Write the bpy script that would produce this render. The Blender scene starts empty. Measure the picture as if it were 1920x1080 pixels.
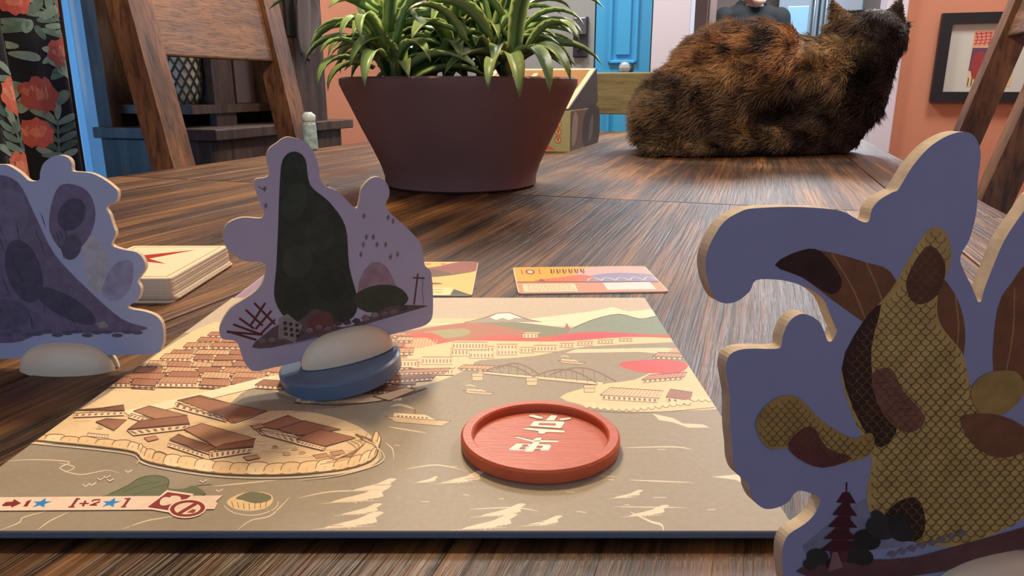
import bpy, bmesh, math, random
import numpy as np
from mathutils import Vector, Matrix, noise
random.seed(7)
rng = np.random.default_rng(7)
C = bpy.context.scene.collection
scene = bpy.context.scene

# ------------------------------------------------------------------ camera, world, lights, exposure
H = 0.116                      # lens height over the table top (table top is z = 0, floor z = -0.75)
FPX = 1370.0                   # focal length in pixels of the 1920 wide frame
TH = math.radians(15.4)        # pitch down
cam_d = bpy.data.cameras.new('camera')
cam_d.sensor_width = 36.0
cam_d.lens = 36.0 * FPX / 1920.0
cam_d.clip_start = 0.01
cam = bpy.data.objects.new('camera', cam_d)
cam.location = (0, 0, H)
cam.rotation_euler = (math.radians(90) - TH, 0, 0)
C.objects.link(cam)
scene.camera = cam

world = bpy.data.worlds.new('world')
scene.world = world
world.use_nodes = True
bg = world.node_tree.nodes['Background']
bg.inputs[0].default_value = (0.50, 0.70, 1.0, 1)
bg.inputs[1].default_value = 0.55

ANG = math.atan(0.33)          # the table and the room are turned this much against the view
SA, CA = math.sin(ANG), math.cos(ANG)
def R(u, v, z=0.0):            # room frame: u along the table, v across it to the right
    return Vector((u * SA + v * CA, u * CA - v * SA, z))

def light(name, kind, loc, energy, color, size=0.1, target=None, size_y=None):
    d = bpy.data.lights.new(name, kind)
    d.energy = energy; d.color = color
    if kind == 'AREA':
        d.size = size
        if size_y: d.shape = 'RECTANGLE'; d.size_y = size_y
    else:
        d.shadow_soft_size = size
    o = bpy.data.objects.new(name, d); C.objects.link(o); o.location = loc
    if target is not None:
        o.rotation_euler = (Vector(target) - Vector(loc)).to_track_quat('-Z', 'Y').to_euler()
    return o
light('pendant_lamp_light', 'POINT', (-0.09, 0.72, 0.74), 15.5, (1.0, 0.72, 0.42), 0.05)
light('window_daylight', 'AREA', R(0.68, -1.64, 0.55), 6.0, (0.62, 0.82, 1.0), 0.8, R(0.75, 0, 0.35), 1.2)
light('kitchen_fill_light', 'AREA', R(4.3, 0.3, 1.60), 75, (0.85, 0.93, 1.0), 0.9, R(4.3, 0.3, 0))  # unseen fill, added at ceiling height to light the kitchen
light('hutch_fill_light', 'AREA', R(2.25, -0.95, 1.60), 20, (1.0, 0.95, 0.9), 0.4, R(2.25, -0.6, 0))  # added fill for hutch and grey door, no fixture behind it

light('far_wall_fill_light', 'AREA', R(2.15, 0.62, 1.60), 15, (1.0, 0.96, 0.92), 0.4, R(2.2, 0.6, 0))  # extra unseen fill that brightens the right wall and the cat

vs = scene.view_settings
vs.view_transform = 'Standard'; vs.look = 'None'; vs.gamma = 1.0
vs.use_curve_mapping = False
vs.exposure = 0.62

# ------------------------------------------------------------------ pixel rays (1920 x 1080 frame)
def ray(px, py):
    v = py - 540.0
    return Vector((px - 960.0, FPX * math.cos(TH) - v * math.sin(TH), -v * math.cos(TH) - FPX * math.sin(TH)))
EYE = Vector((0, 0, H))
def PL(px, py, p0, n):
    d = ray(px, py)
    return EYE + d * ((Vector(p0) - EYE).dot(n) / d.dot(n))
def G(px, py, z=0.0): return PL(px, py, (0, 0, z), Vector((0, 0, 1)))
def WY(px, py, Y): return PL(px, py, (0, Y, 0), Vector((0, 1, 0)))
UD, VD = R(1, 0), R(0, 1)
def FU(px, py, u): return PL(px, py, R(u, 0), UD)
def FV(px, py, v): return PL(px, py, R(0, v), VD)
def uv_of(p): return p.dot(UD), p.dot(VD)

# ------------------------------------------------------------------ materials
def lin(c):
    return tuple(((x / 255.0) / 12.92 if x / 255.0 <= 0.04045 else ((x / 255.0 + 0.055) / 1.055) ** 2.4) for x in c)
MATS = {}
def pmat(name, rgb, rough=0.6, spec=0.5, metal=0.0, var=0.0, scale=40.0, bump=0.0, bscale=300.0, rgb2=None, stretch=(1, 1, 1), sheen=0.0, coat=0.0):
    if name in MATS: return MATS[name]
    m = bpy.data.materials.new(name); m.use_nodes = True
    nt = m.node_tree; b = nt.nodes['Principled BSDF']
    c = lin(rgb)
    b.inputs['Base Color'].default_value = (*c, 1)
    b.inputs['Roughness'].default_value = rough
    b.inputs['Specular IOR Level'].default_value = spec
    b.inputs['Metallic'].default_value = metal
    if sheen: b.inputs['Sheen Weight'].default_value = sheen
    if coat:
        b.inputs['Coat Weight'].default_value = coat; b.inputs['Coat Roughness'].default_value = 0.12
    if var or rgb2 or bump:
        tc = nt.nodes.new('ShaderNodeTexCoord'); mp = nt.nodes.new('ShaderNodeMapping')
        mp.inputs['Scale'].default_value = stretch
        nt.links.new(tc.outputs['Object'], mp.inputs['Vector'])
    if var or rgb2:
        n = nt.nodes.new('ShaderNodeTexNoise'); n.inputs['Scale'].default_value = scale; n.inputs['Detail'].default_value = 6
        nt.links.new(mp.outputs[0], n.inputs['Vector'])
        r = nt.nodes.new('ShaderNodeValToRGB')
        c2 = lin(rgb2) if rgb2 else tuple(x * (1 - var) for x in c)
        r.color_ramp.elements[0].position = 0.32; r.color_ramp.elements[1].position = 0.68
        r.color_ramp.elements[0].color = (*c2, 1); r.color_ramp.elements[1].color = (*c, 1)
        nt.links.new(n.outputs['Fac'], r.inputs['Fac']); nt.links.new(r.outputs['Color'], b.inputs['Base Color'])
    if bump:
        n2 = nt.nodes.new('ShaderNodeTexNoise'); n2.inputs['Scale'].default_value = bscale; n2.inputs['Detail'].default_value = 4
        nt.links.new(mp.outputs[0], n2.inputs['Vector'])
        bp = nt.nodes.new('ShaderNodeBump'); bp.inputs['Strength'].default_value = bump; bp.inputs['Distance'].default_value = 0.002
        nt.links.new(n2.outputs['Fac'], bp.inputs['Height']); nt.links.new(bp.outputs['Normal'], b.inputs['Normal'])
    MATS[name] = m
    return m

def ink_mat(name, rough=0.55, spec=0.4, grain=0.12, gscale=900.0):
    """flat print: colour of each printed patch from the mesh attribute, with fine paper grain"""
    if name in MATS: return MATS[name]
    m = bpy.data.materials.new(name); m.use_nodes = True
    nt = m.node_tree; b = nt.nodes['Principled BSDF']
    a = nt.nodes.new('ShaderNodeAttribute'); a.attribute_name = 'ink'
    tc = nt.nodes.new('ShaderNodeTexCoord')
    n = nt.nodes.new('ShaderNodeTexNoise'); n.inputs['Scale'].default_value = gscale; n.inputs['Detail'].default_value = 3
    nt.links.new(tc.outputs['Object'], n.inputs['Vector'])
    mr = nt.nodes.new('ShaderNodeMapRange'); mr.inputs[1].default_value = 0.3; mr.inputs[2].default_value = 0.7
    mr.inputs[3].default_value = 1 - grain; mr.inputs[4].default_value = 1 + grain
    nt.links.new(n.outputs['Fac'], mr.inputs[0])
    mx = nt.nodes.new('ShaderNodeVectorMath'); mx.operation = 'SCALE'
    nt.links.new(a.outputs['Color'], mx.inputs[0]); nt.links.new(mr.outputs[0], mx.inputs['Scale'])
    nt.links.new(mx.outputs[0], b.inputs['Base Color'])
    b.inputs['Roughness'].default_value = rough; b.inputs['Specular IOR Level'].default_value = spec
    MATS[name] = m
    return m

def wood_mat(name, dark, mid, light_, axis='room', scale=1.0, rough=0.42, bump=0.5, spec=0.5, groove=0.6, along=(2.2, 42.0, 42.0)):
    """streaky wood; axis 'room' runs the grain along the table, else along a local axis"""
    if name in MATS: return MATS[name]
    m = bpy.data.materials.new(name); m.use_nodes = True
    nt = m.node_tree; b = nt.nodes['Principled BSDF']; L = nt.links.new
    if axis == 'room':
        g = nt.nodes.new('ShaderNodeNewGeometry')
        comb = nt.nodes.new('ShaderNodeCombineXYZ')
        for i, dvec in enumerate((UD, VD, Vector((0, 0, 1)))):
            dt = nt.nodes.new('ShaderNodeVectorMath'); dt.operation = 'DOT_PRODUCT'
            dt.inputs[1].default_value = dvec
            L(g.outputs['Position'], dt.inputs[0]); L(dt.outputs['Value'], comb.inputs[i])
        src = comb.outputs[0]
    else:
        tc = nt.nodes.new('ShaderNodeTexCoord'); src = tc.outputs['Object']
    oi = nt.nodes.new('ShaderNodeObjectInfo')
    off = nt.nodes.new('ShaderNodeVectorMath'); off.operation = 'MULTIPLY_ADD'
    cx = nt.nodes.new('ShaderNodeCombineXYZ')
    for i in range(3): L(oi.outputs['Random'], cx.inputs[i])
    off.inputs[1].default_value = (7.3, 3.1, 5.7)
    L(cx.outputs[0], off.inputs[0]); L(src, off.inputs[2])
    def nz(sc, detail, rgh=0.6, dist=0.0):
        mp = nt.nodes.new('ShaderNodeMapping'); mp.inputs['Scale'].default_value = sc
        L(off.outputs[0], mp.inputs['Vector'])
        n = nt.nodes.new('ShaderNodeTexNoise'); n.inputs['Scale'].default_value = scale
        n.inputs['Detail'].default_value = detail; n.inputs['Roughness'].default_value = rgh; n.inputs['Distortion'].default_value = dist
        L(mp.outputs[0], n.inputs['Vector'])
        return n
    a = along
    n1 = nz((a[0], a[1], a[2]), 8, 0.65, 0.4)
    n2 = nz((a[0] * 4, a[1] * 9, a[2] * 9), 4, 0.6, 0.3)
    n3 = nz((3, 5, 5), 3)
    r = nt.nodes.new('ShaderNodeValToRGB'); e = r.color_ramp.elements
    e[0].position = 0.30; e[0].color = (*lin(dark), 1); e[1].position = 0.72; e[1].color = (*lin(light_), 1)
    k = e.new(0.50); k.color = (*lin(mid), 1)
    add = nt.nodes.new('ShaderNodeMath'); add.operation = 'MULTIPLY_ADD'; add.inputs[1].default_value = 0.45; 
    sub = nt.nodes.new('ShaderNodeMath'); sub.operation = 'SUBTRACT'; sub.inputs[1].default_value = 0.5
    L(n3.outputs['Fac'], sub.inputs[0]); L(sub.outputs[0], add.inputs[0]); L(n1.outputs['Fac'], add.inputs[2])
    L(add.outputs[0], r.inputs['Fac'])
    gr = nt.nodes.new('ShaderNodeMapRange'); gr.inputs[1].default_value = 0.34; gr.inputs[2].default_value = 0.52
    gr.inputs[3].default_value = 1 - groove; gr.inputs[4].default_value = 1.0
    L(n2.outputs['Fac'], gr.inputs[0])
    mx = nt.nodes.new('ShaderNodeVectorMath'); mx.operation = 'SCALE'
    L(r.outputs['Color'], mx.inputs[0]); L(gr.outputs[0], mx.inputs['Scale'])
    L(mx.outputs[0], b.inputs['Base Color'])
    rr = nt.nodes.new('ShaderNodeMapRange'); rr.inputs[1].default_value = 0.3; rr.inputs[2].default_value = 0.7
    rr.inputs[3].default_value = rough - 0.10; rr.inputs[4].default_value = rough + 0.12
    L(n3.outputs['Fac'], rr.inputs[0]); L(rr.outputs[0], b.inputs['Roughness'])
    b.inputs['Specular IOR Level'].default_value = spec
    sm = nt.nodes.new('ShaderNodeMath'); sm.operation = 'MULTIPLY_ADD'; sm.inputs[1].default_value = 0.6
    L(n1.outputs['Fac'], sm.inputs[0]); L(n2.outputs['Fac'], sm.inputs[2])
    bp = nt.nodes.new('ShaderNodeBump'); bp.inputs['Strength'].default_value = bump; bp.inputs['Distance'].default_value = 0.0012
    L(sm.outputs[0], bp.inputs['Height']); L(bp.outputs['Normal'], b.inputs['Normal'])
    MATS[name] = m
    return m

def emit_mat(name, rgb, s):
    if name in MATS: return MATS[name]
    m = bpy.data.materials.new(name); m.use_nodes = True
    nt = m.node_tree; nt.nodes.remove(nt.nodes['Principled BSDF'])
    e = nt.nodes.new('ShaderNodeEmission'); e.inputs[0].default_value = (*lin(rgb), 1); e.inputs[1].default_value = s
    nt.links.new(e.outputs[0], nt.nodes['Material Output'].inputs[0])
    MATS[name] = m
    return m

# ------------------------------------------------------------------ mesh helpers
class MB:
    def __init__(s): s.v = []; s.f = []
    def add(s, vs, fs):
        o = len(s.v); s.v += [Vector(p) for p in vs]; s.f += [tuple(i + o for i in f) for f in fs]; return s
    def hexa(s, p8):           # bottom 4 (ccw from above) then top 4
        return s.add(p8, [(3, 2, 1, 0), (4, 5, 6, 7), (0, 1, 5, 4), (1, 2, 6, 5), (2, 3, 7, 6), (3, 0, 4, 7)])
    def box(s, c, d, M=None):
        x, y, z = d[0] / 2, d[1] / 2, d[2] / 2
        p = [Vector(q) for q in ((-x, -y, -z), (x, -y, -z), (x, y, -z), (-x, y, -z), (-x, -y, z), (x, -y, z), (x, y, z), (-x, y, z))]
        if M is not None: p = [M @ q for q in p]
        return s.hexa([q + Vector(c) for q in p])
    def rbox(s, u0, u1, v0, v1, z0, z1):      # box in the room frame
        return s.hexa([R(u0, v0, z0), R(u0, v1, z0), R(u1, v1, z0), R(u1, v0, z0), R(u0, v0, z1), R(u0, v1, z1), R(u1, v1, z1), R(u1, v0, z1)])
    def prism(s, pts, off):    # closed outline, extruded by vector off
        n = len(pts); off = Vector(off); a = [Vector(p) for p in pts]
        return s.add(a + [p + off for p in a], [tuple(range(n - 1, -1, -1)), tuple(range(n, 2 * n))] + [(i, (i + 1) % n, n + (i + 1) % n, n + i) for i in range(n)])
    def tube(s, pts, rad, n=8, cap=True):
        pts = [Vector(p) for p in pts]
        if not isinstance(rad, (list, tuple)): rad = [rad] * len(pts)
        vs, fs = [], []
        up = Vector((0, 0, 1))
        for i, p in enumerate(pts):
            t = (pts[min(i + 1, len(pts) - 1)] - pts[max(i - 1, 0)]).normalized()
            a = t.cross(up if abs(t.z) < 0.95 else Vector((1, 0, 0))).normalized(); b = a.cross(t)
            for k in range(n):
                w = 2 * math.pi * k / n
                vs.append(p + (a * math.cos(w) + b * math.sin(w)) * rad[i])
        for i in range(len(pts) - 1):
            for k in range(n):
                fs.append((i * n + k, i * n + (k + 1) % n, (i + 1) * n + (k + 1) % n, (i + 1) * n + k))
        if cap:
            fs.append(tuple(range(n - 1, -1, -1))); fs.append(tuple((len(pts) - 1) * n + k for k in range(n)))
        return s.add(vs, fs)
    def lathe(s, prof, c, n=48, M=None, closed=False):
        vs, fs = [], []
        for (r, z) in prof:
            for k in range(n):
                w = 2 * math.pi * k / n
                q = Vector((r * math.cos(w), r * math.sin(w), z))
                vs.append((M @ q if M is not None else q) + Vector(c))
        for i in range(len(prof) - 1):
            for k in range(n):
                fs.append((i * n + k, i * n + (k + 1) % n, (i + 1) * n + (k + 1) % n, (i + 1) * n + k))
        fs.append(tuple(range(n - 1, -1, -1)))
        fs.append(tuple((len(prof) - 1) * n + k for k in range(n)))
        return s.add(vs, fs)
    def ell(s, c, r, nu=20, nv=12, M=None):
        vs, fs = [], []
        c = Vector(c)
        def q(x, y, z):
            p = Vector((x * r[0], y * r[1], z * r[2]))
            return (M @ p if M is not None else p) + c
        vs.append(q(0, 0, -1))
        for j in range(1, nv):
            t = -math.pi / 2 + math.pi * j / nv
            for i in range(nu):
                w = 2 * math.pi * i / nu
                vs.append(q(math.cos(t) * math.cos(w), math.cos(t) * math.sin(w), math.sin(t)))
        vs.append(q(0, 0, 1)); top = len(vs) - 1
        for i in range(nu):
            fs.append((0, 1 + (i + 1) % nu, 1 + i)); fs.append((top, 1 + (nv - 2) * nu + i, 1 + (nv - 2) * nu + (i + 1) % nu))
        for j in range(nv - 2):
            for i in range(nu):
                a = 1 + j * nu
                fs.append((a + i, a + (i + 1) % nu, a + nu + (i + 1) % nu, a + nu + i))
        return s.add(vs, fs)

ORG = {}
def mesh_from(name, verts, faces):
    me = bpy.data.meshes.new(name); me.from_pydata([tuple(v) for v in verts], [], faces); me.update(); return me
def thing(name, label, cat, loc=(0, 0, 0), group=None):
    o = bpy.data.objects.new(name, None); C.objects.link(o); o.location = loc; o.empty_display_size = 0.02
    ORG[o.name] = Vector(loc); o['label'] = label; o['category'] = cat
    if group: o['group'] = group
    return o
def obj(name, mb, mat, parent=None, smooth=False, bevel=0.0, org=None, seg=2, label=None, fix=True):
    """mb holds world coordinates; the object gets its origin at the thing's base"""
    if parent is not None: o0 = ORG[parent.name]
    else: o0 = Vector(org) if org is not None else Vector((0, 0, 0))
    me = mesh_from(name, [v - o0 for v in mb.v], mb.f)
    if fix:
        bm = bmesh.new(); bm.from_mesh(me); bmesh.ops.recalc_face_normals(bm, faces=bm.faces)
        if bevel: bmesh.ops.bevel(bm, geom=list(bm.edges), offset=bevel, segments=seg, affect='EDGES', clamp_overlap=True, profile=0.5)
        bm.to_mesh(me); bm.free()
    if mat: me.materials.append(mat)
    if smooth: me.shade_smooth()
    o = bpy.data.objects.new(name, me); C.objects.link(o)
    ORG[o.name] = o0
    if parent is not None: o.parent = parent
    else: o.location = o0
    if label: o['label'] = label
    return o
def tag(o, label, cat, group=None):
    o['label'] = label; o['category'] = cat
    if group: o['group'] = group
    return o
def struct(name, mb, mat, parent=None, **k):
    o = obj(name, mb, mat, parent, **k)
    if parent is None: o['kind'] = 'structure'
    return o
def autosmooth(o, ang=40):
    me = o.data; me.shade_smooth()
    me.set_sharp_from_angle(angle=math.radians(ang))

def cr(pts, closed=True, k=4):
    """Catmull-Rom through 2D points"""
    n = len(pts); out = []
    P = [np.array(p, float) for p in pts]
    rngi = range(n) if closed else range(n - 1)
    for i in rngi:
        if closed: p0, p1, p2, p3 = P[(i - 1) % n], P[i], P[(i + 1) % n], P[(i + 2) % n]
        else: p0, p1, p2, p3 = P[max(i - 1, 0)], P[i], P[i + 1], P[min(i + 2, n - 1)]
        for j in range(k):
            t = j / k
            out.append(tuple(0.5 * ((2 * p1) + (-p0 + p2) * t + (2 * p0 - 5 * p1 + 4 * p2 - p3) * t * t + (-p0 + 3 * p1 - 3 * p2 + p3) * t ** 3)))
    if not closed: out.append(tuple(P[-1]))
    return out
def clip(poly, cp):
    """Sutherland-Hodgman against a convex polygon cp (either winding)"""
    ar = sum(cp[i][0] * cp[(i + 1) % len(cp)][1] - cp[(i + 1) % len(cp)][0] * cp[i][1] for i in range(len(cp)))
    s = 1 if ar > 0 else -1
    out = list(poly)
    for i in range(len(cp)):
        a, b = cp[i], cp[(i + 1) % len(cp)]
        def side(p): return s * ((b[0] - a[0]) * (p[1] - a[1]) - (b[1] - a[1]) * (p[0] - a[0]))
        inp, out = out, []
        for j in range(len(inp)):
            p, q = inp[j], inp[(j + 1) % len(inp)]
            sp, sq = side(p), side(q)
            if sp >= 0: out.append(p)
            if (sp >= 0) != (sq >= 0):
                t = sp / (sp - sq); out.append((p[0] + t * (q[0] - p[0]), p[1] + t * (q[1] - p[1])))
        if len(out) < 3: return []
    return out

class Art:
    """layers of flat printed patches; mapf turns 2D art coordinates into 3D, nrm is the printed side"""
    def __init__(s, mapf, nrm, base=2e-5, step=2e-6, bound=None):
        s.mapf, s.nrm, s.base, s.step, s.bound = mapf, nrm, base, step, bound
        s.v = []; s.f = []; s.c = []; s.i = 0; s.bb = np.empty((16000, 5)); s.nb = 0; s.hold = None; s.lock = None
    def poly(s, pts, col, k=0):
        if k: pts = cr(pts, True, k)
        if s.bound: pts = clip(pts, s.bound)
        if len(pts) < 3: return
        o = len(s.v); h = s.base + (s.level([pts]) if s.hold is None else s.hold) * s.step
        for p in pts:
            n = s.nrm(p) if callable(s.nrm) else s.nrm
            s.v.append(s.mapf(*p) + n * h)
        s.f.append(tuple(range(o, o + len(pts)))); s.c.append(lin(col)); s.i += 1
    def level(s, polys):
        """lowest sheet above every patch printed before at this place"""
        bx = [(min(p[0] for p in q), min(p[1] for p in q), max(p[0] for p in q), max(p[1] for p in q)) for q in polys]
        lv = 0; B = s.bb[:s.nb]
        if s.lock is not None and s.lock >= 0:
            for b in bx: s.bb[s.nb] = (*b, s.lock); s.nb += 1
            return s.lock
        for (x0, y0, x1, y1) in bx:
            hit = (B[:, 0] < x1) & (B[:, 2] > x0) & (B[:, 1] < y1) & (B[:, 3] > y0)
            if hit.any(): lv = max(lv, B[hit, 4].max() + 1)
        for b in bx: s.bb[s.nb] = (*b, lv); s.nb += 1
        if s.lock is not None: s.lock = lv
        return lv
    def ell(s, cx, cy, rx, ry, col, rot=0, n=24):
        c, d = math.cos(rot), math.sin(rot)
        s.poly([(cx + rx * math.cos(t) * c - ry * math.sin(t) * d, cy + rx * math.cos(t) * d + ry * math.sin(t) * c) for t in [2 * math.pi * i / n for i in range(n)]], col)
    def line(s, pts, w, col, k=0, taper=False):
        if k: pts = cr(pts, False, k)
        n = len(pts); Lp, Rp = [], []
        for i in range(n):
            a, b = pts[max(i - 1, 0)], pts[min(i + 1, n - 1)]
            dx, dy = b[0] - a[0], b[1] - a[1]; l = math.hypot(dx, dy) or 1
            ww = w / 2
            if taper: ww *= max(0.08, math.sin(math.pi * (0.06 + 0.9 * i / max(n - 1, 1))))
            Lp.append((pts[i][0] - dy / l * ww, pts[i][1] + dx / l * ww)); Rp.append((pts[i][0] + dy / l * ww, pts[i][1] - dx / l * ww))
        qs = [[Lp[i], Lp[i + 1], Rp[i + 1], Rp[i]] for i in range(n - 1)]
        s.hold = s.level(qs)
        for q in qs: s.poly(q, col)
        s.hold = None
    def build(s, name, mat, parent, label=None):
        o0 = ORG[parent.name]
        me = mesh_from(name, [v - o0 for v in s.v], s.f)
        at = me.attributes.new('ink', 'FLOAT_COLOR', 'FACE')
        at.data.foreach_set('color', np.array([(*c, 1) for c in s.c], np.float32).ravel())
        me.materials.append(mat)
        o = bpy.data.objects.new(name, me); C.objects.link(o); o.parent = parent; ORG[o.name] = o0
        if label: o['label'] = label
        return o

def arrow(pts, cx, cy, s): return [(cx + x * s, cy + y * s) for x, y in pts]

# ================================================================== THE ROOM
ZF, ZC = -0.75, 1.65
UB = 2.85                       # far wall
VL, VR = -1.5, 1.35             # left wall, right wall
def vb(px, u=UB): return uv_of(FU(px, 162, u))[1]
m_orange = pmat('orange_wall_paint', (200, 138, 112), 0.85, 0.2, var=0.06, scale=6, bump=0.08, bscale=120)
m_white = pmat('white_trim_paint', (214, 212, 226), 0.5)
m_grey = pmat('grey_door_paint', (150, 158, 160), 0.6, var=0.05, scale=5)
m_blue = pmat('blue_door_paint', (64, 168, 226), 0.42)
m_lblue = pmat('pale_blue_wall_paint', (112, 176, 205), 0.8)
m_floor = wood_mat('floor_boards', (58, 40, 28), (92, 66, 46), (120, 88, 62), rough=0.5)
m_ceil = pmat('ceiling_paint', (215, 212, 205), 0.9)
m_kfloor = pmat('kitchen_floor_tile', (150, 140, 130), 0.5, var=0.1, scale=8)
m_darkwood = wood_mat('dark_stained_wood', (52, 42, 38), (84, 68, 60), (108, 88, 76), axis='local', rough=0.55, along=(30, 30, 3), bump=0.25, groove=.4)

v_g0, v_g1, v_b1, v_c1, v_o1, v_o2 = vb(706), vb(1111), vb(1216), vb(1286), vb(1642), vb(1682)
struct('floor', MB().rbox(-2.2, UB + 0.12, VL - .1, VR + .1, ZF - .05, ZF), m_floor)
struct('ceiling', MB().rbox(-1.2, UB + 0.12, VL - .1, VR + .1, ZC, ZC + .05), m_ceil)
w = MB()
w.rbox(UB, UB + .12, VL - .1, v_g0 - .03, ZF, ZC)
w.rbox(UB, UB + .12, v_g0 - .03, v_b1 + .004, 1.30, ZC)
w.rbox(UB, UB + .12, v_b1 + .004, v_c1 - .07, ZF, ZC)
w.rbox(UB, UB + .12, v_c1 - .07, v_o2, 1.35, ZC)
w.rbox(UB, UB + .12, v_o2, VR + .1, ZF, ZC)
struct('wall_back', w, m_orange)
# left wall with a window opening (dark wood casing, curtain hung before it)
def ul(px, v=VL): return uv_of(FV(px, 162, v))[0]
wu0, wu1, wz0, wz1 = 0.75, ul(206), -0.25, 1.25
w = MB()
w.rbox(-2.2, wu0, VL - .1, VL, ZF, ZC); w.rbox(wu1, UB, VL - .1, VL, ZF, ZC)
w.rbox(wu0, wu1, VL - .1, VL, ZF, wz0); w.rbox(wu0, wu1, VL - .1, VL, wz1, ZC)
struct('wall_left', w, m_orange)
struct('wall_right', MB().rbox(-1.2, UB, VR, VR + .1, ZF, ZC), m_orange)
w1 = MB()
w1.rbox(wu1, wu1 + .13, VL, VL + .03, wz0 - .1, wz1 + .1); w1.rbox(wu0 - .1, wu0, VL, VL + .03, wz0 - .1, wz1 + .1)
w1.rbox(wu0 - .12, wu1 + .13, VL, VL + .03, wz1, wz1 + .1); w1.rbox(wu0 - .12, wu1 + .13, VL, VL + .05, wz0 - .1, wz0)
win = struct('window_1', w1, m_darkwood, org=R(wu1, VL, wz0))
m_glass = pmat('window_glass', (150, 200, 235), 0.25); 
gl = m_glass.node_tree.nodes['Principled BSDF']; gl.inputs['Transmission Weight'].default_value = 1.0; gl.inputs['IOR'].default_value = 1.1
obj('pane', MB().rbox(wu0, wu1, VL - .06, VL - .055, wz0, wz1), m_glass, win)
obj('window_sash', MB().rbox(wu1 - .03, wu1, VL - .08, VL - .01, wz0, wz1).rbox(wu0, wu1, VL - .08, VL - .01, wz0, wz0 + .04).rbox(wu0, wu1, VL - .08, VL - .01, wz1 - .04, wz1), pmat('blue_white_sash', (215, 235, 248), 0.5), win)

# grey entry door with a narrow lit glass slit and a lock set
d1 = MB(); hs0, hs1 = vb(764), vb(783)
d1.rbox(UB + .02, UB + .065, v_g0, hs0, ZF, 1.30); d1.rbox(UB + .02, UB + .065, hs1, v_g1 - .003, ZF, 1.30)
d1.rbox(UB + .02, UB + .065, hs0, hs1, ZF, -.12); d1.rbox(UB + .02, UB + .065, hs0, hs1, 1.12, 1.30)
door1 = struct('door_1', d1, m_grey, org=R(UB + .02, v_g0, ZF))
obj('pane', MB().rbox(UB + .04, UB + .045, hs0, hs1, -.12, 1.12), emit_mat('daylit_glass_slit', (205, 240, 255), 2.2), door1)
def fb(px0, px1, py0, py1, u0, u1):    # box on the far wall from a pixel rectangle
    a, b = FU(px0, py1, UB), FU(px1, py0, UB)
    return MB().rbox(u0, u1, uv_of(a)[1], uv_of(b)[1], a.z, b.z)
m_nick = pmat('brushed_nickel', (120, 124, 130), 0.35, metal=0.8)
m_nickd = pmat('dark_nickel', (74, 76, 84), 0.4, metal=0.7)
lk = obj('lock_plate', fb(1073, 1102, 30, 107, UB + .005, UB + .02), m_nickd, door1, bevel=.003)
obj('keypad_cover', fb(1075, 1100, 32, 66, UB - .006, UB + .006), m_nick, lk, bevel=.004)
kc = FU(1086, 88, UB)
M90 = Matrix.Rotation(-ANG, 4, 'Z') @ Matrix.Rotation(math.radians(90), 4, 'X')
obj('thumb_turn', MB().lathe([(.012, 0), (.012, .012), (.008, .02)], kc + UD * .004, 20, M90).box(kc - UD * .02, (.004, .01, .022), Matrix.Rotation(-ANG, 4, 'Z')), m_nick, lk, smooth=False)
# blue door: leaf with raised panels and a glass knob
d2 = MB().rbox(UB + .02, UB + .06, v_g1 + .003, v_b1 - .003, ZF, 1.30)
door2 = struct('door_2', d2, m_blue, org=R(UB + .02, v_g1, ZF))
for z0, z1 in ((.20, 1.2), (-.65, .10)):
    a, b = vb(1137), vb(1191)
    p = MB()
    for q0, q1, r0, r1 in ((a, a + .012, z0, z1), (b - .012, b, z0, z1), (a, b, z0, z0 + .012), (a, b, z1 - .012, z1)):
        p.rbox(UB + .008, UB + .021, q0, q1, r0, r1)
    p.rbox(UB + .012, UB + .021, a + .028, b - .028, z0 + .03, z1 - .03)
    obj('door_panel', p, m_blue, door2, bevel=.003)
kc = FU(1171, 127, UB - .03)
m_knob = pmat('faceted_glass_knob', (190, 205, 215), 0.08, 0.8, metal=0.25)
kb = obj('knob', MB().ell(kc, (.022, .018, .022), 10, 6, Matrix.Rotation(-ANG, 4, 'Z')), m_knob, door2)
obj('knob_rose', MB().lathe([(.026, 0), (.024, .006), (.01, .008), (.01, .03)], kc + UD * .05, 20, Matrix.Rotation(-ANG, 4, 'Z') @ Matrix.Rotation(math.radians(90), 4, 'X')), m_nickd, kb)
# trims round the openings
struct('trim_1', MB().rbox(UB - .02, UB + .14, v_b1 + .006, v_c1 + .004, ZF, 1.35), m_white, bevel=.004)
struct('trim_2', MB().rbox(UB - .02, UB + .14, v_o1, v_o2, ZF, 1.35), m_white, bevel=.004)
struct('trim_3', MB().rbox(UB - .018, UB, v_b1, v_o2, 1.35, 1.44), m_white, bevel=.004)
struct('trim_4', MB().rbox(UB - .015, UB + .02, v_g0 - .03, v_g0, ZF, 1.30), m_white, bevel=.003)
struct('baseboard_back', MB().rbox(UB - .015, UB, v_o2, VR, ZF, ZF + .12), m_white)
struct('baseboard_left', MB().rbox(-1.2, UB - .02, VL, VL + .015, ZF, ZF + .12), m_white)
# kitchen behind the opening
KU = 6.3
struct('floor_kitchen', MB().rbox(UB + .12, KU, -.9, 1.9, ZF - .05, ZF), m_kfloor)
struct('ceiling_kitchen', MB().rbox(UB + .12, KU, -.9, 1.9, ZC, ZC + .05), m_ceil)
struct('wall_kitchen_back', MB().rbox(KU, KU + .1, -.9, 2.0, ZF, ZC), pmat('taupe_kitchen_wall', (128, 110, 104), .8))
struct('wall_kitchen_left', MB().rbox(UB + .12, KU, -1.0, -.9, ZF, ZC), pmat('brown_kitchen_wall', (120, 92, 80), .8))
struct('wall_kitchen_right', MB().rbox(UB + .12, KU, 1.55, 1.65, ZF, ZC), m_lblue)

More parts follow.
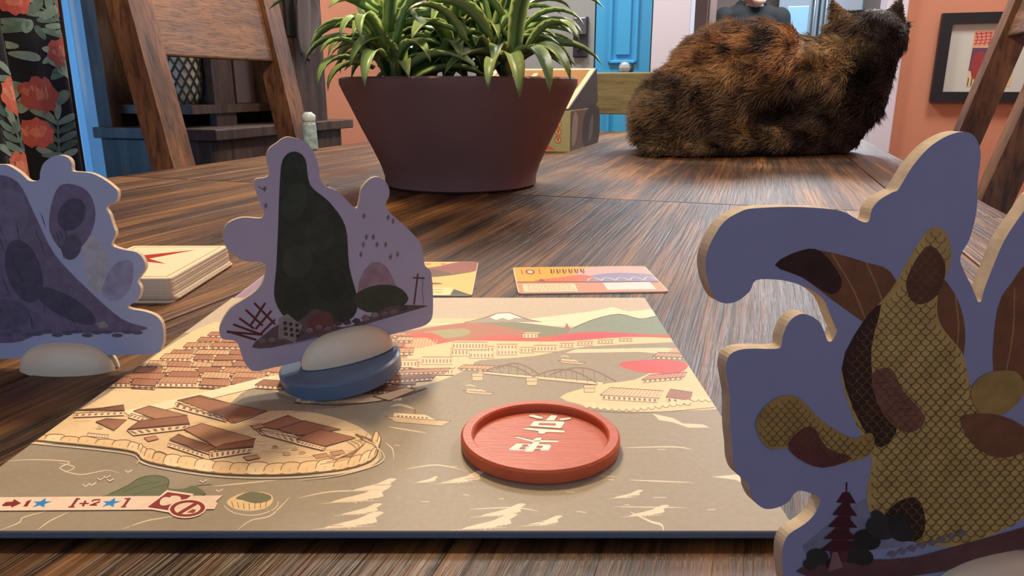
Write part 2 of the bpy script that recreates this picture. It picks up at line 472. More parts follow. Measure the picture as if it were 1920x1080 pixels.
# tall cupboard just inside the kitchen (brown, behind the white trim)
m_cup = pmat('brown_cupboard', (112, 84, 74), .55, var=.15, scale=6)
cb = FU(1288, 100, 3.9); vv0 = uv_of(FU(1262, 100, 3.9))[1]; vv1 = uv_of(FU(1326, 100, 3.9))[1]
ct = thing('kitchen_cupboard', 'tall brown kitchen cupboard behind the white doorway trim', 'cupboard', R(3.9, (vv0 + vv1) / 2, ZF))
obj('body', MB().rbox(3.9, 4.4, vv0, vv1, ZF, 1.3), m_cup, ct, bevel=.004)
obj('door', MB().rbox(3.88, 3.9, vv0 + .01, vv1 - .01, ZF + .1, .58), m_cup, ct, bevel=.003)
# fridge
fu = 5.45
f0, f1, fs = (uv_of(FU(x, 60, fu))[1] for x in (1455, 1610, 1531))
m_steel = pmat('brushed_steel', (150, 172, 188), .28, metal=.9, var=.12, scale=2.5)
m_gap = pmat('fridge_side_grey', (70, 74, 80), .5)
fr = thing('fridge', 'steel double-door fridge standing in the kitchen beyond the doorway', 'fridge', R(fu, (f0 + f1) / 2, ZF))
obj('body', MB().rbox(fu, fu + .6, f0, f1, ZF + .02, 1.02), m_gap, fr, bevel=.004)
for k, (a, b) in enumerate(((f0, fs - .004), (fs + .004, f1))):
    dr = obj('door', MB().rbox(fu - .06, fu - .002, a, b, ZF + .06, 1.02), m_steel, fr, bevel=.006)
    hv = (fs - .035) if k == 0 else (fs + .035)
    obj('handle', MB().tube([R(fu - .065, hv, -.1), R(fu - .10, hv, -.06), R(fu - .10, hv, .82), R(fu - .065, hv, .86)], .011, 10), m_nick, dr, smooth=True)
dd = uv_of(FU(1474, 40, fu))[1]; de = uv_of(FU(1514, 40, fu))[1]
obj('water_dispenser', MB().rbox(fu - .07, fu - .059, dd, de, .34, .62), pmat('dispenser_panel', (112, 146, 168), .2), fr, bevel=.003)

# ================================================================== picture on the orange wall
def on_back(px, py, off=0.0): return FU(px, py, UB - off)
ptl = on_back(1765, 26); pbl = on_back(1742, 191)
pv0 = uv_of(on_back(1753, 108))[1]; pv1 = pv0 + .325; pz0, pz1 = pbl.z, ptl.z
pic = thing('framed_picture', 'black framed print with wide pale mat on the orange wall', 'picture', R(UB, pv0, pz0))
fw = .033
fm = MB()
for a in ((pv0, pv0 + fw, pz0, pz1), (pv1 - fw, pv1, pz0, pz1), (pv0 + fw, pv1 - fw, pz0, pz0 + fw), (pv0 + fw, pv1 - fw, pz1 - fw, pz1)):
    fm.rbox(UB - .025, UB - .002, a[0], a[1], a[2], a[3])
obj('frame', fm, pmat('black_frame_wood', (26, 24, 27), .45), pic)
matb = obj('mat_board', MB().rbox(UB - .012, UB - .004, pv0 + fw, pv1 - fw, pz0 + fw, pz1 - fw), pmat('pale_mat_board', (196, 200, 192), .9), pic)
cvv, czz = (pv0 + pv1) / 2, (pz0 + pz1) / 2
A = Art(lambda a, b: R(UB - .012, cvv + a, czz + b), -UD, 5e-4, 4e-5)
A.poly([(-.062, -.09), (.065, -.09), (.065, .085), (-.062, .085)], (208, 192, 150))
A.poly([(-.06, .035), (-.005, .035), (-.005, .083), (-.06, .083)], (214, 150, 128))
for i in range(4):
    A.line([(-.055 + i * .013, .04), (-.05 + i * .012, .06), (-.057 + i * .014, .08)], .003, (176, 70, 66), 2)
    A.line([(-.058, .044 + i * .01), (-.01, .047 + i * .01)], .0025, (176, 70, 66))
A.poly([(-.062, -.04), (.03, -.055), (.065, -.02), (.065, .03), (-.06, .032)], (104, 68, 92))
A.poly([(-.05, -.06), (-.02, -.066), (-.01, -.02), (-.03, .02), (-.055, .0)], (150, 60, 62), 3)
A.poly([(-.015, -.03), (.02, -.04), (.03, .02), (-.008, .028)], (200, 186, 190), 2)
for i in range(5): A.line([(-.058 + i * .01, -.088), (-.058 + i * .01, -.062)], .003, (70, 60, 54))
A.build('art_print', ink_mat('picture_print'), matb)
# obj('glazing', MB().rbox(UB - .0135, UB - .0132, pv0 + fw, pv1 - fw, pz0 + fw, pz1 - fw), None, pic).data.materials.append(m_glass)

# ================================================================== curtain with floral print
CV = VL + .12
c_u0, c_u1 = .62, uv_of(FV(152, 162, CV))[0]
def cur(s, t, off=0.0):         # s 0..1 across, t height in metres
    u = c_u0 + (c_u1 - c_u0) * s
    ph = s * 30.0
    am = .020 + .012 * math.sin(s * 9)
    v = CV + am * math.sin(ph) + .010 * math.sin(ph * 2.3 + 1) + .006 * math.sin(t * 4 + s * 11)
    dv = am * math.cos(ph) * 30 + .010 * 2.3 * 30 * math.cos(ph * 2.3 + 1)
    du = (c_u1 - c_u0)
    n = (VD * du - UD * dv).normalized()
    return R(u, v, t) + n * off
mb = MB(); ns, nz_ = 220, 24
for j in range(nz_ + 1):
    for i in range(ns + 1): mb.v.append(cur(i / ns, -.70 + 2.1 * j / nz_))
for j in range(nz_):
    for i in range(ns): mb.f.append((j * (ns + 1) + i, j * (ns + 1) + i + 1, (j + 1) * (ns + 1) + i + 1, (j + 1) * (ns + 1) + i))
cu = thing('curtain', 'dark navy curtain printed with coral flowers and sage leaves', 'curtain', R((c_u0 + c_u1) / 2, CV, -.70))
cloth = obj('cloth', mb, pmat('navy_cloth', (26, 28, 40), .9, sheen=.2), cu, smooth=True, fix=False)
sol = cloth.modifiers.new('thick', 'SOLIDIFY'); sol.thickness = .0015; sol.offset = -1
DU = c_u1 - c_u0
class CurArt(Art):
    def poly(s, pts, col, k=0):           # cut along the folds so that the print follows the cloth
        lo, hi = min(p[0] for p in pts), max(p[0] for p in pts); st = .008
        i0 = s.i
        for j in range(int(lo / st), int(hi / st) + 1):
            q = clip(pts, [(j * st, -2), ((j + 1) * st, -2), ((j + 1) * st, 3), (j * st, 3)])
            if len(q) >= 3: s.i = i0; Art.poly(s, q, col)
        s.i = i0 + 1
CA_ = CurArt(lambda s, t: cur(s / DU, t, 0.0012 + (CA_.i % 400) * 2.2e-6), Vector((0, 0, 0)), 0, 0)   # s in metres along the cloth
sage = [(120, 146, 140), (104, 130, 124), (148, 172, 164), (86, 112, 108), (132, 158, 150)]
def leafp(x, y, l, wd, a, col):
    c, d = math.cos(a), math.sin(a)
    pts = []
    for i in range(12):
        t = i / 12 * 2 * math.pi
        lx = l / 2 * (1 - math.cos(t)); ly = wd / 2 * math.sin(t) * (0.75 + .4 * lx / l)
        pts.append((x + lx * c - ly * d, y + lx * d + ly * c))
    CA_.poly([(min(max(p[0], .004), DU - .004), min(max(p[1], -.69), 1.39)) for p in pts], col)
def flower(x, y, r, col, col2):
    CA_.poly([(min(max(x + r * (.72 + .1 * math.sin(7 * t + x * 50)) * math.cos(t), .004), DU - .004), y + r * 1.15 * (.9 + .12 * math.sin(9 * t + y * 40)) * math.sin(t)) for t in [2 * math.pi * i / 26 for i in range(26)]], col)
    for k in range(5):
        a = k * 1.3 + x * 20
        leafp(x + .15 * r * math.cos(a), y - .3 * r, r * .9, r * .32, math.radians(60 + k * 16), col2)
r_ = random.Random(5)
cols_f = [((226, 126, 106), (238, 160, 138)), ((230, 184, 176), (246, 214, 206)), ((216, 108, 102), (234, 146, 128)), ((176, 96, 92), (206, 130, 118))]
def cpx(px, py):               # pixel on the curtain -> cloth coordinates
    p = FV(px, py, CV); u, v = uv_of(p); return u - c_u0, p.z
flw = [(128, 83, .030, 0), (158, 168, .030, 1), (112, 12, .032, 2), (14, 180, .034, 0), (75, 178, .034, 3), (158, 296, .036, 0), (95, 100, .026, 3), (28, 322, .038, 0), (75, 250, .028, 2), (36, 4, .022, 2), (182, 325, .026, 2)]
def sprig(x, y, a, n, l):
    for i in range(n):
        t = i / n; bx = x + math.cos(a) * l * t; by = y + math.sin(a) * l * t
        cc = sage[r_.randrange(5)]
        for sd in (-1, 1): leafp(bx, by, l * .42, l * .15, a + sd * .85, cc)
    leafp(x + math.cos(a) * l * .9, y + math.sin(a) * l * .9, l * .4, l * .14, a, sage[2])
    CA_.line([(x, y), (x + math.cos(a) * l, y + math.sin(a) * l)], .0035, (110, 136, 130))
for (px, py, a, n, l) in ((62, 200, 2.25, 5, .085), (44, 322, 1.75, 5, .10), (102, 300, 1.45, 5, .09), (112, 60, 2.4, 5, .08), (140, 255, 1.2, 2, .05), (118, 55, 1.9, 3, .06)):
    x, y = cpx(px, py); sprig(x, y, a, n, l)
for (px, py) in ((20, 40), (25, 60), (10, 60), (20, 78), (36, 98), (10, 98), (68, 35), (66, 55), (75, 72), (72, 92), (70, 122), (82, 118), (88, 135), (88, 152), (28, 160), (38, 205), (30, 215), (6, 218), (8, 250), (12, 290), (98, 198), (110, 150), (122, 150), (120, 190), (130, 180), (128, 200), (145, 205), (140, 228), (150, 210), (168, 205), (172, 222), (168, 245), (178, 258), (178, 282), (92, 222), (58, 216), (16, 228), (84, 292), (50, 60), (48, 30), (100, 25), (90, 10)):
    x, y = cpx(px + r_.uniform(-3, 3), py + r_.uniform(-3, 3)); leafp(x, y, r_.uniform(.028, .042), r_.uniform(.014, .02), r_.uniform(-.5, 2.6), sage[r_.randrange(5)])
for (px, py, r0, ci) in flw:
    x, y = cpx(px, py); flower(x, y, r0, *cols_f[ci])
for i in range(90):
    x, y = r_.uniform(.01, DU * .99), r_.uniform(.42, 1.36) if i % 2 else r_.uniform(-.66, -.02)
    leafp(x, y, .05, .02, r_.uniform(0, 6), sage[r_.randrange(5)])
    if i % 6 == 0: flower(x, y + .06, .034, *cols_f[r_.randrange(4)])
CA_.build('floral_print', ink_mat('cloth_print', .9, .2, .15, 60), cloth)['kind'] = 'stuff'
obj('curtain_rod', MB().tube([R(c_u0 - .1, CV, 1.41), R(c_u1 + .2, CV, 1.41)], .012, 10), m_nickd, cu, smooth=True)

# ================================================================== table
TV = [-.815, -.70, -.49, -.281, .149, .231]
m_table = wood_mat('worn_brown_table_wood', (36, 24, 14), (90, 61, 35), (156, 112, 62), rough=.44, bump=.8, spec=.32, groove=.8)
TU0, TUC, TU1 = -.62, .775, 2.0
tb = thing('dining_table', 'long worn dark-brown plank dining table carrying all the game pieces', 'table', R(.7, -.29, ZF))
rr = random.Random(3)
for i in range(len(TV) - 1):
    for (a, b) in ((TU0, TUC), (TUC, TU1)):
        g = .0009
        dz = rr.uniform(-.0004, 0)
        bm_ = MB().rbox(a + g * 1.3, b - g * 1.3, TV[i] + g, TV[i + 1] - g, -.038, dz if not (i in (2, 3) and a == TU0) else 0)
        obj('plank', bm_, m_table, tb, bevel=.0012, seg=2)
m_tleg = m_darkwood
obj('underframe', MB().rbox(TU0 + .02, TU1 - .02, TV[0] + .02, TV[-1] - .02, -.05, -.0385), m_tleg, tb)
ap = MB()
ap.rbox(TU0 + .08, TU1 - .08, TV[0] + .06, TV[0] + .085, -.14, -.05); ap.rbox(TU0 + .08, TU1 - .08, TV[-1] - .085, TV[-1] - .06, -.14, -.05)
ap.rbox(TU0 + .08, TU0 + .105, TV[0] + .06, TV[-1] - .06, -.14, -.05); ap.rbox(TU1 - .105, TU1 - .08, TV[0] + .06, TV[-1] - .06, -.14, -.05)
obj('apron', ap, m_tleg, tb)
for a in (TU0 + .06, TU1 - .16):
    for b in (TV[0] + .04, TV[-1] - .14): obj('leg', MB().rbox(a, a + .1, b, b + .1, ZF, -.05), m_tleg, tb, bevel=.006)

# ================================================================== chairs
m_chair = wood_mat('chair_brown_wood', (62, 42, 29), (112, 78, 53), (150, 106, 70), axis='local', rough=.45, along=(24, 24, 3), bump=.4)
m_chairh = wood_mat('chair_brown_wood_crosswise', (72, 50, 36), (126, 92, 64), (164, 120, 82), axis='local', rough=.45, along=(4, 4, 40), bump=.4)
m_olive = wood_mat('pale_olive_wood', (112, 104, 66), (150, 142, 98), (176, 168, 122), axis='local', rough=.6, along=(5, 5, 40), bump=.3, groove=.25)
def make_chair(label, origin, yaw, width, hgt, rake, rails, mp, mh, group, post=(.05, .045)):
    """faces local +y; origin under the middle of the back posts at seat height, on the floor"""
    t = thing('dining_chair', label, 'chair', origin, group)
    M = Matrix.Translation(origin) @ Matrix.Rotation(yaw, 4, 'Z')
    def P(x, y, z): return M @ Vector((x, y, z))
    def hx(x0, x1, y0, y1, z0, z1, sh0=0, sh1=0):
        return MB().hexa([P(x0, y0 + sh0, z0), P(x1, y0 + sh0, z0), P(x1, y1 + sh0, z0), P(x0, y1 + sh0, z0), P(x0, y0 + sh1, z1), P(x1, y0 + sh1, z1), P(x1, y1 + sh1, z1), P(x0, y1 + sh1, z1)])
    rk = lambda z: -max(0, z - .45) * rake
    hw = width / 2
    for s in (-1, 1):
        x0 = s * hw - post[0] / 2
        up = hx(x0, x0 + post[0], -post[1] / 2, post[1] / 2, .45, hgt, 0, rk(hgt))
        lo = hx(x0, x0 + post[0], -post[1] / 2, post[1] / 2, 0, .45, -.03, 0)
        up.add(lo.v, lo.f)
        obj('back_post', up, mp, t)
        obj('leg', hx(s * hw - .024, s * hw + .024, .37, .418, 0, .43), mp, t, bevel=.003)
        obj('stretcher', hx(s * hw - .012, s * hw + .012, .02, .37, .16, .19), mp, t)
    for (z0, z1) in rails:
        obj('back_rail', hx(-hw + post[0] / 2, hw - post[0] / 2, -.012, .014, z0, z1, rk(z0), rk(z1)), mh, t, bevel=.004)
    obj('seat', hx(-hw - .02, hw + .02, -.01, .44, .43, .465), mh, t, bevel=.008)
    for q0, q1 in ((.375, .40), (.0, .02)): obj('seat_apron', hx(-hw + .02, hw - .02, q0, q1, .36, .43), mp, t)
    return t
# left chair: back stands parallel to the table edge, faces right
lp, rp = FV(290, 200, -.93), FV(528, 120, -.93)
ua, ub = uv_of(lp)[0], uv_of(rp)[0]
yawL = -ANG - math.pi / 2      # local +y -> +v
grp = 'dining chairs round the table'
make_chair('brown wooden dining chair before the wooden hutch, wide plank back', R((ua + ub) / 2 + .015, -.865, ZF), yawL, ub - ua, 1.13, .19, [(.915, 1.12), (.56, .62)], m_chair, m_chairh, grp, (.05, .045))
# right chair
yawR = -ANG + math.pi / 2
lp, rp = FV(1808, 225, .42), FV(1893, 280, .42)
ua, ub = uv_of(rp)[0], uv_of(lp)[0]
make_chair('brown wooden dining chair before the framed picture on orange wall', R((ua + ub) / 2, .355, ZF), yawR, ub - ua, 1.15, .24, [(.965, 1.14), (.56, .62)], m_chair, m_chairh, grp, (.055, .05))
# chair at the far table end, paler wood, low back
make_chair('pale olive wooden chair at the table end before the blue door', R(2.1, -.43, ZF), math.pi - ANG, .52, .905, .1, [(.79, .905), (.58, .64)], m_olive, m_olive, grp, (.045, .04))

# ================================================================== hutch against the left wall
hu0, hu1, hv0, hv1 = 1.37, 1.80, VL + .02, -1.16
m_h = m_darkwood
m_hgrey = pmat('grey_washed_board', (112, 108, 108), .7, var=.25, scale=8, stretch=(1, 1, .2))
hut = thing('wooden_hutch', 'dark wooden hutch with open shelves against the wall behind the chair', 'hutch', R((hu0 + hu1) / 2, (hv0 + hv1) / 2, ZF))
obj('lower_cabinet', MB().rbox(hu0, hu1 + .12, hv0, hv1, ZF + .05, .0), m_h, hut, bevel=.004)
for k in range(2):
    a = hu0 + .02 + k * .265
    dr = obj('cabinet_door', MB().rbox(a, a + .25, hv1, hv1 + .02, ZF + .1, -.1), m_h, hut, bevel=.004)
    obj('knob', MB().ell(R(a + (.22 if k == 0 else .03), hv1 + .03, -.35), (.012, .012, .012), 10, 6), m_nickd, dr, smooth=True)
obj('counter_top', MB().rbox(hu0 - .02, hu1 + .14, hv0, hv1 + .03, .0, .025), m_h, hut, bevel=.003)
obj('corner_post', MB().rbox(hu0, hu0 + .03, hv0, hv0 + .04, .025, 1.1), m_h, hut)
obj('side_panel', MB().rbox(hu1 - .03, hu1, hv0, hv1 - .02, .025, 1.1), m_h, hut)
obj('back_board', MB().rbox(hu0 + .03, hu1 - .03, hv0, hv0 + .015, .025, 1.1), m_h, hut)
for k, z in enumerate((.075, .42, .75, 1.08)): obj('shelf', MB().rbox(hu0 + .03, hu1 - .03, hv0 + .015, hv1 - .07, z - .02, z), m_h, hut)
for k in range(3):
    a = hu0 + .10 + k * .18
# vertical boards inside
def hb(px0, px1, v, z0, z1, m, name='divider'):
    a = uv_of(FV(px0, 162, v))[0]; b = uv_of(FV(px1, 162, v))[0]
    return obj(name, MB().rbox(a, b, v - .02, v, z0, z1), m, hut)
hb(400, 438, hv1 - .08, .025, 1.05, m_h, 'centre_panel')
# wicker covered jar in the hutch
jp = FV(341, 160, hv1 - .16); ju = uv_of(jp)[0]
jc = R(ju, hv1 - .16, .075)
jar = thing('wicker_jar', 'pale jar wrapped in diamond wire mesh on the hutch shelf', 'jar', jc)
pr = [(.036, 0), (.045, .02), (.049, .06), (.05, .12), (.042, .17), (.033, .19)]
obj('glass_body', MB().lathe(pr, jc, 28), pmat('pale_green_glass', (206, 214, 200), .3), jar, smooth=True)
ms = MB()
def jr(z):
    for (r0, z0), (r1, z1) in zip(pr, pr[1:]):
        if z0 <= z <= z1: return r0 + (r1 - r0) * (z - z0) / (z1 - z0)
    return pr[-1][0]
for s in (-1, 1):
    for k in range(16):
        ms.tube([jc + Vector(((jr(z) + .002) * math.cos(k * math.pi / 8 + s * z * 11), (jr(z) + .002) * math.sin(k * math.pi / 8 + s * z * 11), z)) for z in [.19 * i / 9 for i in range(10)]], .0022, 5)
obj('wire_mesh', ms, pmat('dark_grey_wire', (62, 64, 60), .6), jar)
# grey storage boxes lower in the hutch
for (p0, p1, z1_, lb, v_) in ((300, 395, .075, 'grey', hv1 - .05), (442, 478, .34, 'tall', hv1 - .09)):
    a = uv_of(FV(p0, 162, v_))[0]; b = uv_of(FV(p1, 162, v_))[0]
    if lb == 'tall':
        bo = thing('storage_box', 'tall grey box standing on the hutch shelf behind chair', 'box', R((a + b) / 2, v_ - .06, .075))
        obj('body', MB().rbox(a, b, v_ - .12, v_, .075, .33), m_hgrey, bo, bevel=.003)
        obj('lid', MB().rbox(a - .003, b + .003, v_ - .123, v_ + .003, .30, .34), pmat('grey_lid', (126, 120, 118), .7), bo, bevel=.002)
# grey cloth hanging from a hook at the hutch's end
hp = FV(560, 60, hv1 + .0)
hc = R(uv_of(hp)[0], hv1 + .012, 0)
hang = thing('hanging_cloth', 'grey cloth folded over a hook on the hutch side post', 'cloth', (hc.x, hc.y, .19))
zt, zb_ = FV(560, -30, hv1).z, FV(560, 115, hv1).z
cw = MB(); nn = 10; hts = 12
for j in range(hts + 1):
    t = j / hts; z = zt + (zb_ - zt) * t
    wd = .05 * (1 - .55 * t ** 3) * (0.55 + .45 * min(1, t * 3))
    for i in range(nn + 1):
        s = -1 + 2 * i / nn
        cw.v.append(R(uv_of(hc)[0] + s * wd + .006 * math.sin(t * 5), hv1 + .022 + .010 * math.cos(s * 6 + t) * (1 - .3 * t), z + .02 * abs(s) * t))
for j in range(hts):
    for i in range(nn): cw.f.append((j * (nn + 1) + i, j * (nn + 1) + i + 1, (j + 1) * (nn + 1) + i + 1, (j + 1) * (nn + 1) + i))
hcl = obj('cloth', cw, pmat('grey_cloth', (108, 108, 116), .9), hang, smooth=True, fix=False)
sm_ = hcl.modifiers.new('t', 'SOLIDIFY'); sm_.thickness = .006
obj('hook', MB().tube([R(uv_of(hc)[0], hv1 + .0065, zt + .02), R(uv_of(hc)[0], hv1 + .03, zt + .015), R(uv_of(hc)[0], hv1 + .03, zt - .01)], .006, 8), m_nickd, hang)
obj('dark_strap', MB().rbox(uv_of(hc)[0] - .06, uv_of(hc)[0] - .02, hv1 + .001, hv1 + .007, zb_ + .06, zt), pmat('black_strap', (34, 34, 40), .8), hang, bevel=.002)
obj('hook_post', MB().rbox(1.66, hu1 + .05, hv1 - .02, hv1, .025, 1.1), m_h, hut)

# ================================================================== potted plant
PC = Vector(((861 - 960) / 1421 * .9, .905, 0))
pot = thing('potted_succulent', 'bushy green long-leaved succulent in a brown clay bowl pot', 'potted plant', PC)
outer = [(.088, 0), (.0925, .003), (.0925, .012), (.097, .026), (.106, .046), (.117, .068), (.129, .094), (.1375, .112), (.1405, .119), (.1405, .1245)]
inner = [(.137, .1265), (.133, .124), (.126, .105), (.118, .095), (.05, .094), (.001, .094)]
po = obj('pot', MB().lathe(outer + inner, PC, 72), pmat('brown_terracotta', (132, 104, 102), .75, .3, var=.22, scale=9, bump=.15, bscale=160), pot)
autosmooth(po, 50)
obj('soil', MB().lathe([(.001, .098), (.04, .104), (.09, .104), (.123, .100), (.122, .096)], PC, 40), pmat('dark_soil', (44, 34, 26), .95, bump=1.0, bscale=120, var=.4, scale=90), pot)
# leaves: a few curved shapes shared by many leaf objects
def leaf_mat():
    m = bpy.data.materials.new('succulent_leaf'); m.use_nodes = True; nt = m.node_tree; b = nt.nodes['Principled BSDF']; L = nt.links.new
    a = nt.nodes.new('ShaderNodeAttribute'); a.attribute_name = 'edge'
    oi = nt.nodes.new('ShaderNodeObjectInfo')
    r = nt.nodes.new('ShaderNodeValToRGB'); e = r.color_ramp.elements
    e[0].position = .15; e[0].color = (*lin((72, 116, 66)), 1); e[1].position = .95; e[1].color = (*lin((166, 194, 122)), 1)
    L(a.outputs['Fac'], r.inputs['Fac'])
    h = nt.nodes.new('ShaderNodeHueSaturation')
    mr = nt.nodes.new('ShaderNodeMapRange'); mr.inputs[3].default_value = .62; mr.inputs[4].default_value = 1.25
    L(oi.outputs['Random'], mr.inputs[0]); L(mr.outputs[0], h.inputs['Value']); L(r.outputs['Color'], h.inputs['Color'])
    mr2 = nt.nodes.new('ShaderNodeMapRange'); mr2.inputs[3].default_value = .485; mr2.inputs[4].default_value = .515
    L(oi.outputs['Random'], mr2.inputs[0]); L(mr2.outputs[0], h.inputs['Hue'])
    L(h.outputs['Color'], b.inputs['Base Color'])
    b.inputs['Roughness'].default_value = .42; b.inputs['Subsurface Weight'].default_value = .08; b.inputs['Subsurface Radius'].default_value = (.004, .006, .002)
    return m
m_leaf = leaf_mat()
def leaf_mesh(elev, curl, wd, nseg=9):
    """unit length; starts at elevation elev, bends down by curl in all; x outwards"""
    vs, fs, ed = [], [], []
    p = Vector((0, 0, 0)); ds = 1.0 / nseg
    for i in range(nseg + 1):
        t = i / nseg; a = elev - curl * t ** 1.3
        w_ = wd * (.55 + .75 * math.sin(math.pi * min(1, .18 + .62 * t))) * (1 - t ** 5) * .75 + .0005
        nrm_ = Vector((-math.sin(a), 0, math.cos(a)))
        vs += [p + Vector((0, -w_, 0)) + nrm_ * w_ * .45, p + nrm_ * w_ * .02, p + Vector((0, w_, 0)) + nrm_ * w_ * .45, p - nrm_ * w_ * .38]
        ed += [1.0, .25, 1.0, .1]
        p = p + Vector((math.cos(a), 0, math.sin(a))) * ds
    for i in range(nseg):
        for k in range(4): fs.append((i * 4 + k, i * 4 + (k + 1) % 4, i * 4 + 4 + (k + 1) % 4, i * 4 + 4 + k))
    fs.append((3, 2, 1, 0)); fs.append(tuple(nseg * 4 + k for k in range(4)))
    me = mesh_from('leaf', vs, fs); me.materials.append(m_leaf); me.shade_smooth()
    at = me.attributes.new('edge', 'FLOAT', 'POINT'); at.data.foreach_set('value', ed)
    return me
LM = [leaf_mesh(math.radians(e), math.radians(c), w_) for e, c, w_ in ((80, 60, .07), (65, 75, .072), (55, 100, .078), (45, 110, .07), (70, 120, .075), (35, 85, .08), (85, 30, .045), (25, 75, .08), (60, 150, .075), (75, 20, .045), (20, 115, .085))]
def add_leaf(k, base, az, ln, roll=0.0):
    o = bpy.data.objects.new('leaf', LM[k]); C.objects.link(o); o.parent = pot
    o.location = base - PC; o.rotation_euler = (roll, 0, az); o.scale = (ln, ln, ln)
rl = random.Random(11)
def ppt(px, py, Y): return WY(px, py, Y)
stems = [(700, 90, .86), (716, 45, .90), (800, 95, .93), (842, 62, .86), (880, 30, .92), (925, 90, .84), (955, 55, .92), (965, 100, .86), (900, -20, .90), (950, 10, .90), (830, 5, .95), (970, 60, .97), (735, 120, .82)]
for (px, py, Y) in stems:
    top = ppt(px, py, Y)
    root = Vector((PC.x + (top.x - PC.x) * .72, PC.y + (top.y - PC.y) * .7, .10))
    mid = (root + top) / 2 + Vector((rl.uniform(-.01, .01), rl.uniform(-.01, .01), 0))
    obj('stem', MB().tube([root, mid, top], [.0045, .004, .003], 8), pmat('green_stem', (96, 118, 66), .6), pot, smooth=True)
    n = rl.randint(13, 16)
    for i in range(n):
        t = i / n
        base = root.lerp(top, .35 + .65 * t) + Vector((0, 0, .002))
        az = i * 2.399 + rl.uniform(-.3, .3)
        k = rl.choice((2, 3, 5, 7, 8, 4)) if t < .6 else rl.choice((0, 1, 2, 4, 6, 9, 3))
        add_leaf(k, base, az, rl.uniform(.085, .14) * (1.0 if t < .7 else .85), rl.uniform(-.25, .25))
# leaves that stand out in the photograph
for (px, py, Y, az, k, ln, roll) in ((708, 30, .84, 3.25, 5, .125, .2), (705, 75, .82, 3.6, 3, .075, 0), (712, 92, .80, 4.3, 8, .09, 0), (722, 95, .79, 4.6, 8, .10, .2), (690, 120, .80, 3.9, 8, .075, 0), (730, 60, .79, 5.1, 4, .11, 0),
        (745, 80, .80, 5.6, 4, .10, 0), (990, 95, .80, 5.3, 3, .10, 0), (965, 110, .78, 4.9, 4, .13, 0), (985, 80, .86, 5.6, 3, .09, 0), (965, 12, .86, 5.9, 7, .11, 0), (975, 60, .84, 5.9, 3, .085, 0), (940, 30, .79, 3.9, 3, .11, 0), (860, 60, .79, 2.9, 7, .09, 0), (985, 95, .88, .2, 3, .07, 0), (675, 118, .80, 4.1, 10, .075, 0), (718, 110, .785, 4.6, 10, .085, 0), (700, 128, .79, 3.9, 10, .07, 0), (945, 118, .785, 4.9, 10, .105, 0), (968, 108, .785, 5.1, 10, .105, 0), (985, 100, .80, 5.3, 10, .09, .2), (930, 122, .79, 4.6, 10, .075, 0), (870, 80, .78, 4.0, 2, .09, 0), (915, 70, .78, 3.6, 2, .09, 0)):
    add_leaf(k, ppt(px, py, Y), az, ln, roll)

# ================================================================== open game box behind the pot
bx_c = G(1068, 285); bu, bv = uv_of(bx_c)
m_bgreen = pmat('sage_green_box_paper', (172, 180, 140), .6, var=.08, scale=30)
BW, BL, BH, bt = .235, .255, .074, .003
bxo = thing('game_box', 'open green game box lid standing behind the clay pot', 'box', R(bu + BL / 2, bv - BW / 2, 0))
bb = MB()
bb.rbox(bu, bu + BL, bv - BW, bv, 0, bt); bb.rbox(bu, bu + bt, bv - BW, bv, bt, BH); bb.rbox(bu + BL - bt, bu + BL, bv - BW, bv, bt, BH)
bb.rbox(bu + bt, bu + BL - bt, bv - BW, bv - BW + bt, bt, BH); bb.rbox(bu + bt, bu + BL - bt, bv - bt, bv, bt, BH)
obj('shell', bb, m_bgreen, bxo)
A = Art(lambda a, b: R(bu, bv - .0 - a, b), -UD, 1e-4, 1e-5)
for k, (q, z) in enumerate(((.022, .064), (.0222, .0505), (.0224, .036), (.0226, .0215))):
    A.ell(q, z, .0062, .0068, (150, 74, 52)); A.ell(q, z, .0050, .0056, (226, 168, 140))
    for j in range(3): A.line([(q - .003 + j * .0015, z + .003 - j * .002), (q + .003 - j * .001, z + .003 - j * .0022)], .0011, (142, 60, 46))
    A.line([(q, z + .004), (q - .0005 * (k - 1), z - .004)], .0011, (142, 60, 46))
A.poly([(.026, .003), (.05, .003), (.045, .014)], (214, 104, 92))
A.build('side_print', ink_mat('box_print'), bxo)
A = Art(lambda a, b: R(bu + a, bv, b), VD, 1e-4, 1e-5)
A.poly([(.001, .001), (BL - .001, .001), (BL - .001, BH - .001), (.001, BH - .001)], (112, 84, 66))
A.poly([(.12, .001), (BL - .001, .001), (BL - .001, BH - .001), (.14, BH - .001), (.10, .04)], (52, 42, 38), 3)
A.poly([(.02, .01), (.05, .02), (.06, .06), (.03, .07), (.015, .04)], (158, 138, 122), 3)
A.poly([(.16, .01), (.19, .02), (.20, .06), (.17, .05)], (96, 88, 92), 3)
A.line([(.03, .073), (.10, .0735)], .0015, (190, 90, 80))
A.build('end_print', ink_mat('box_print'), bxo)
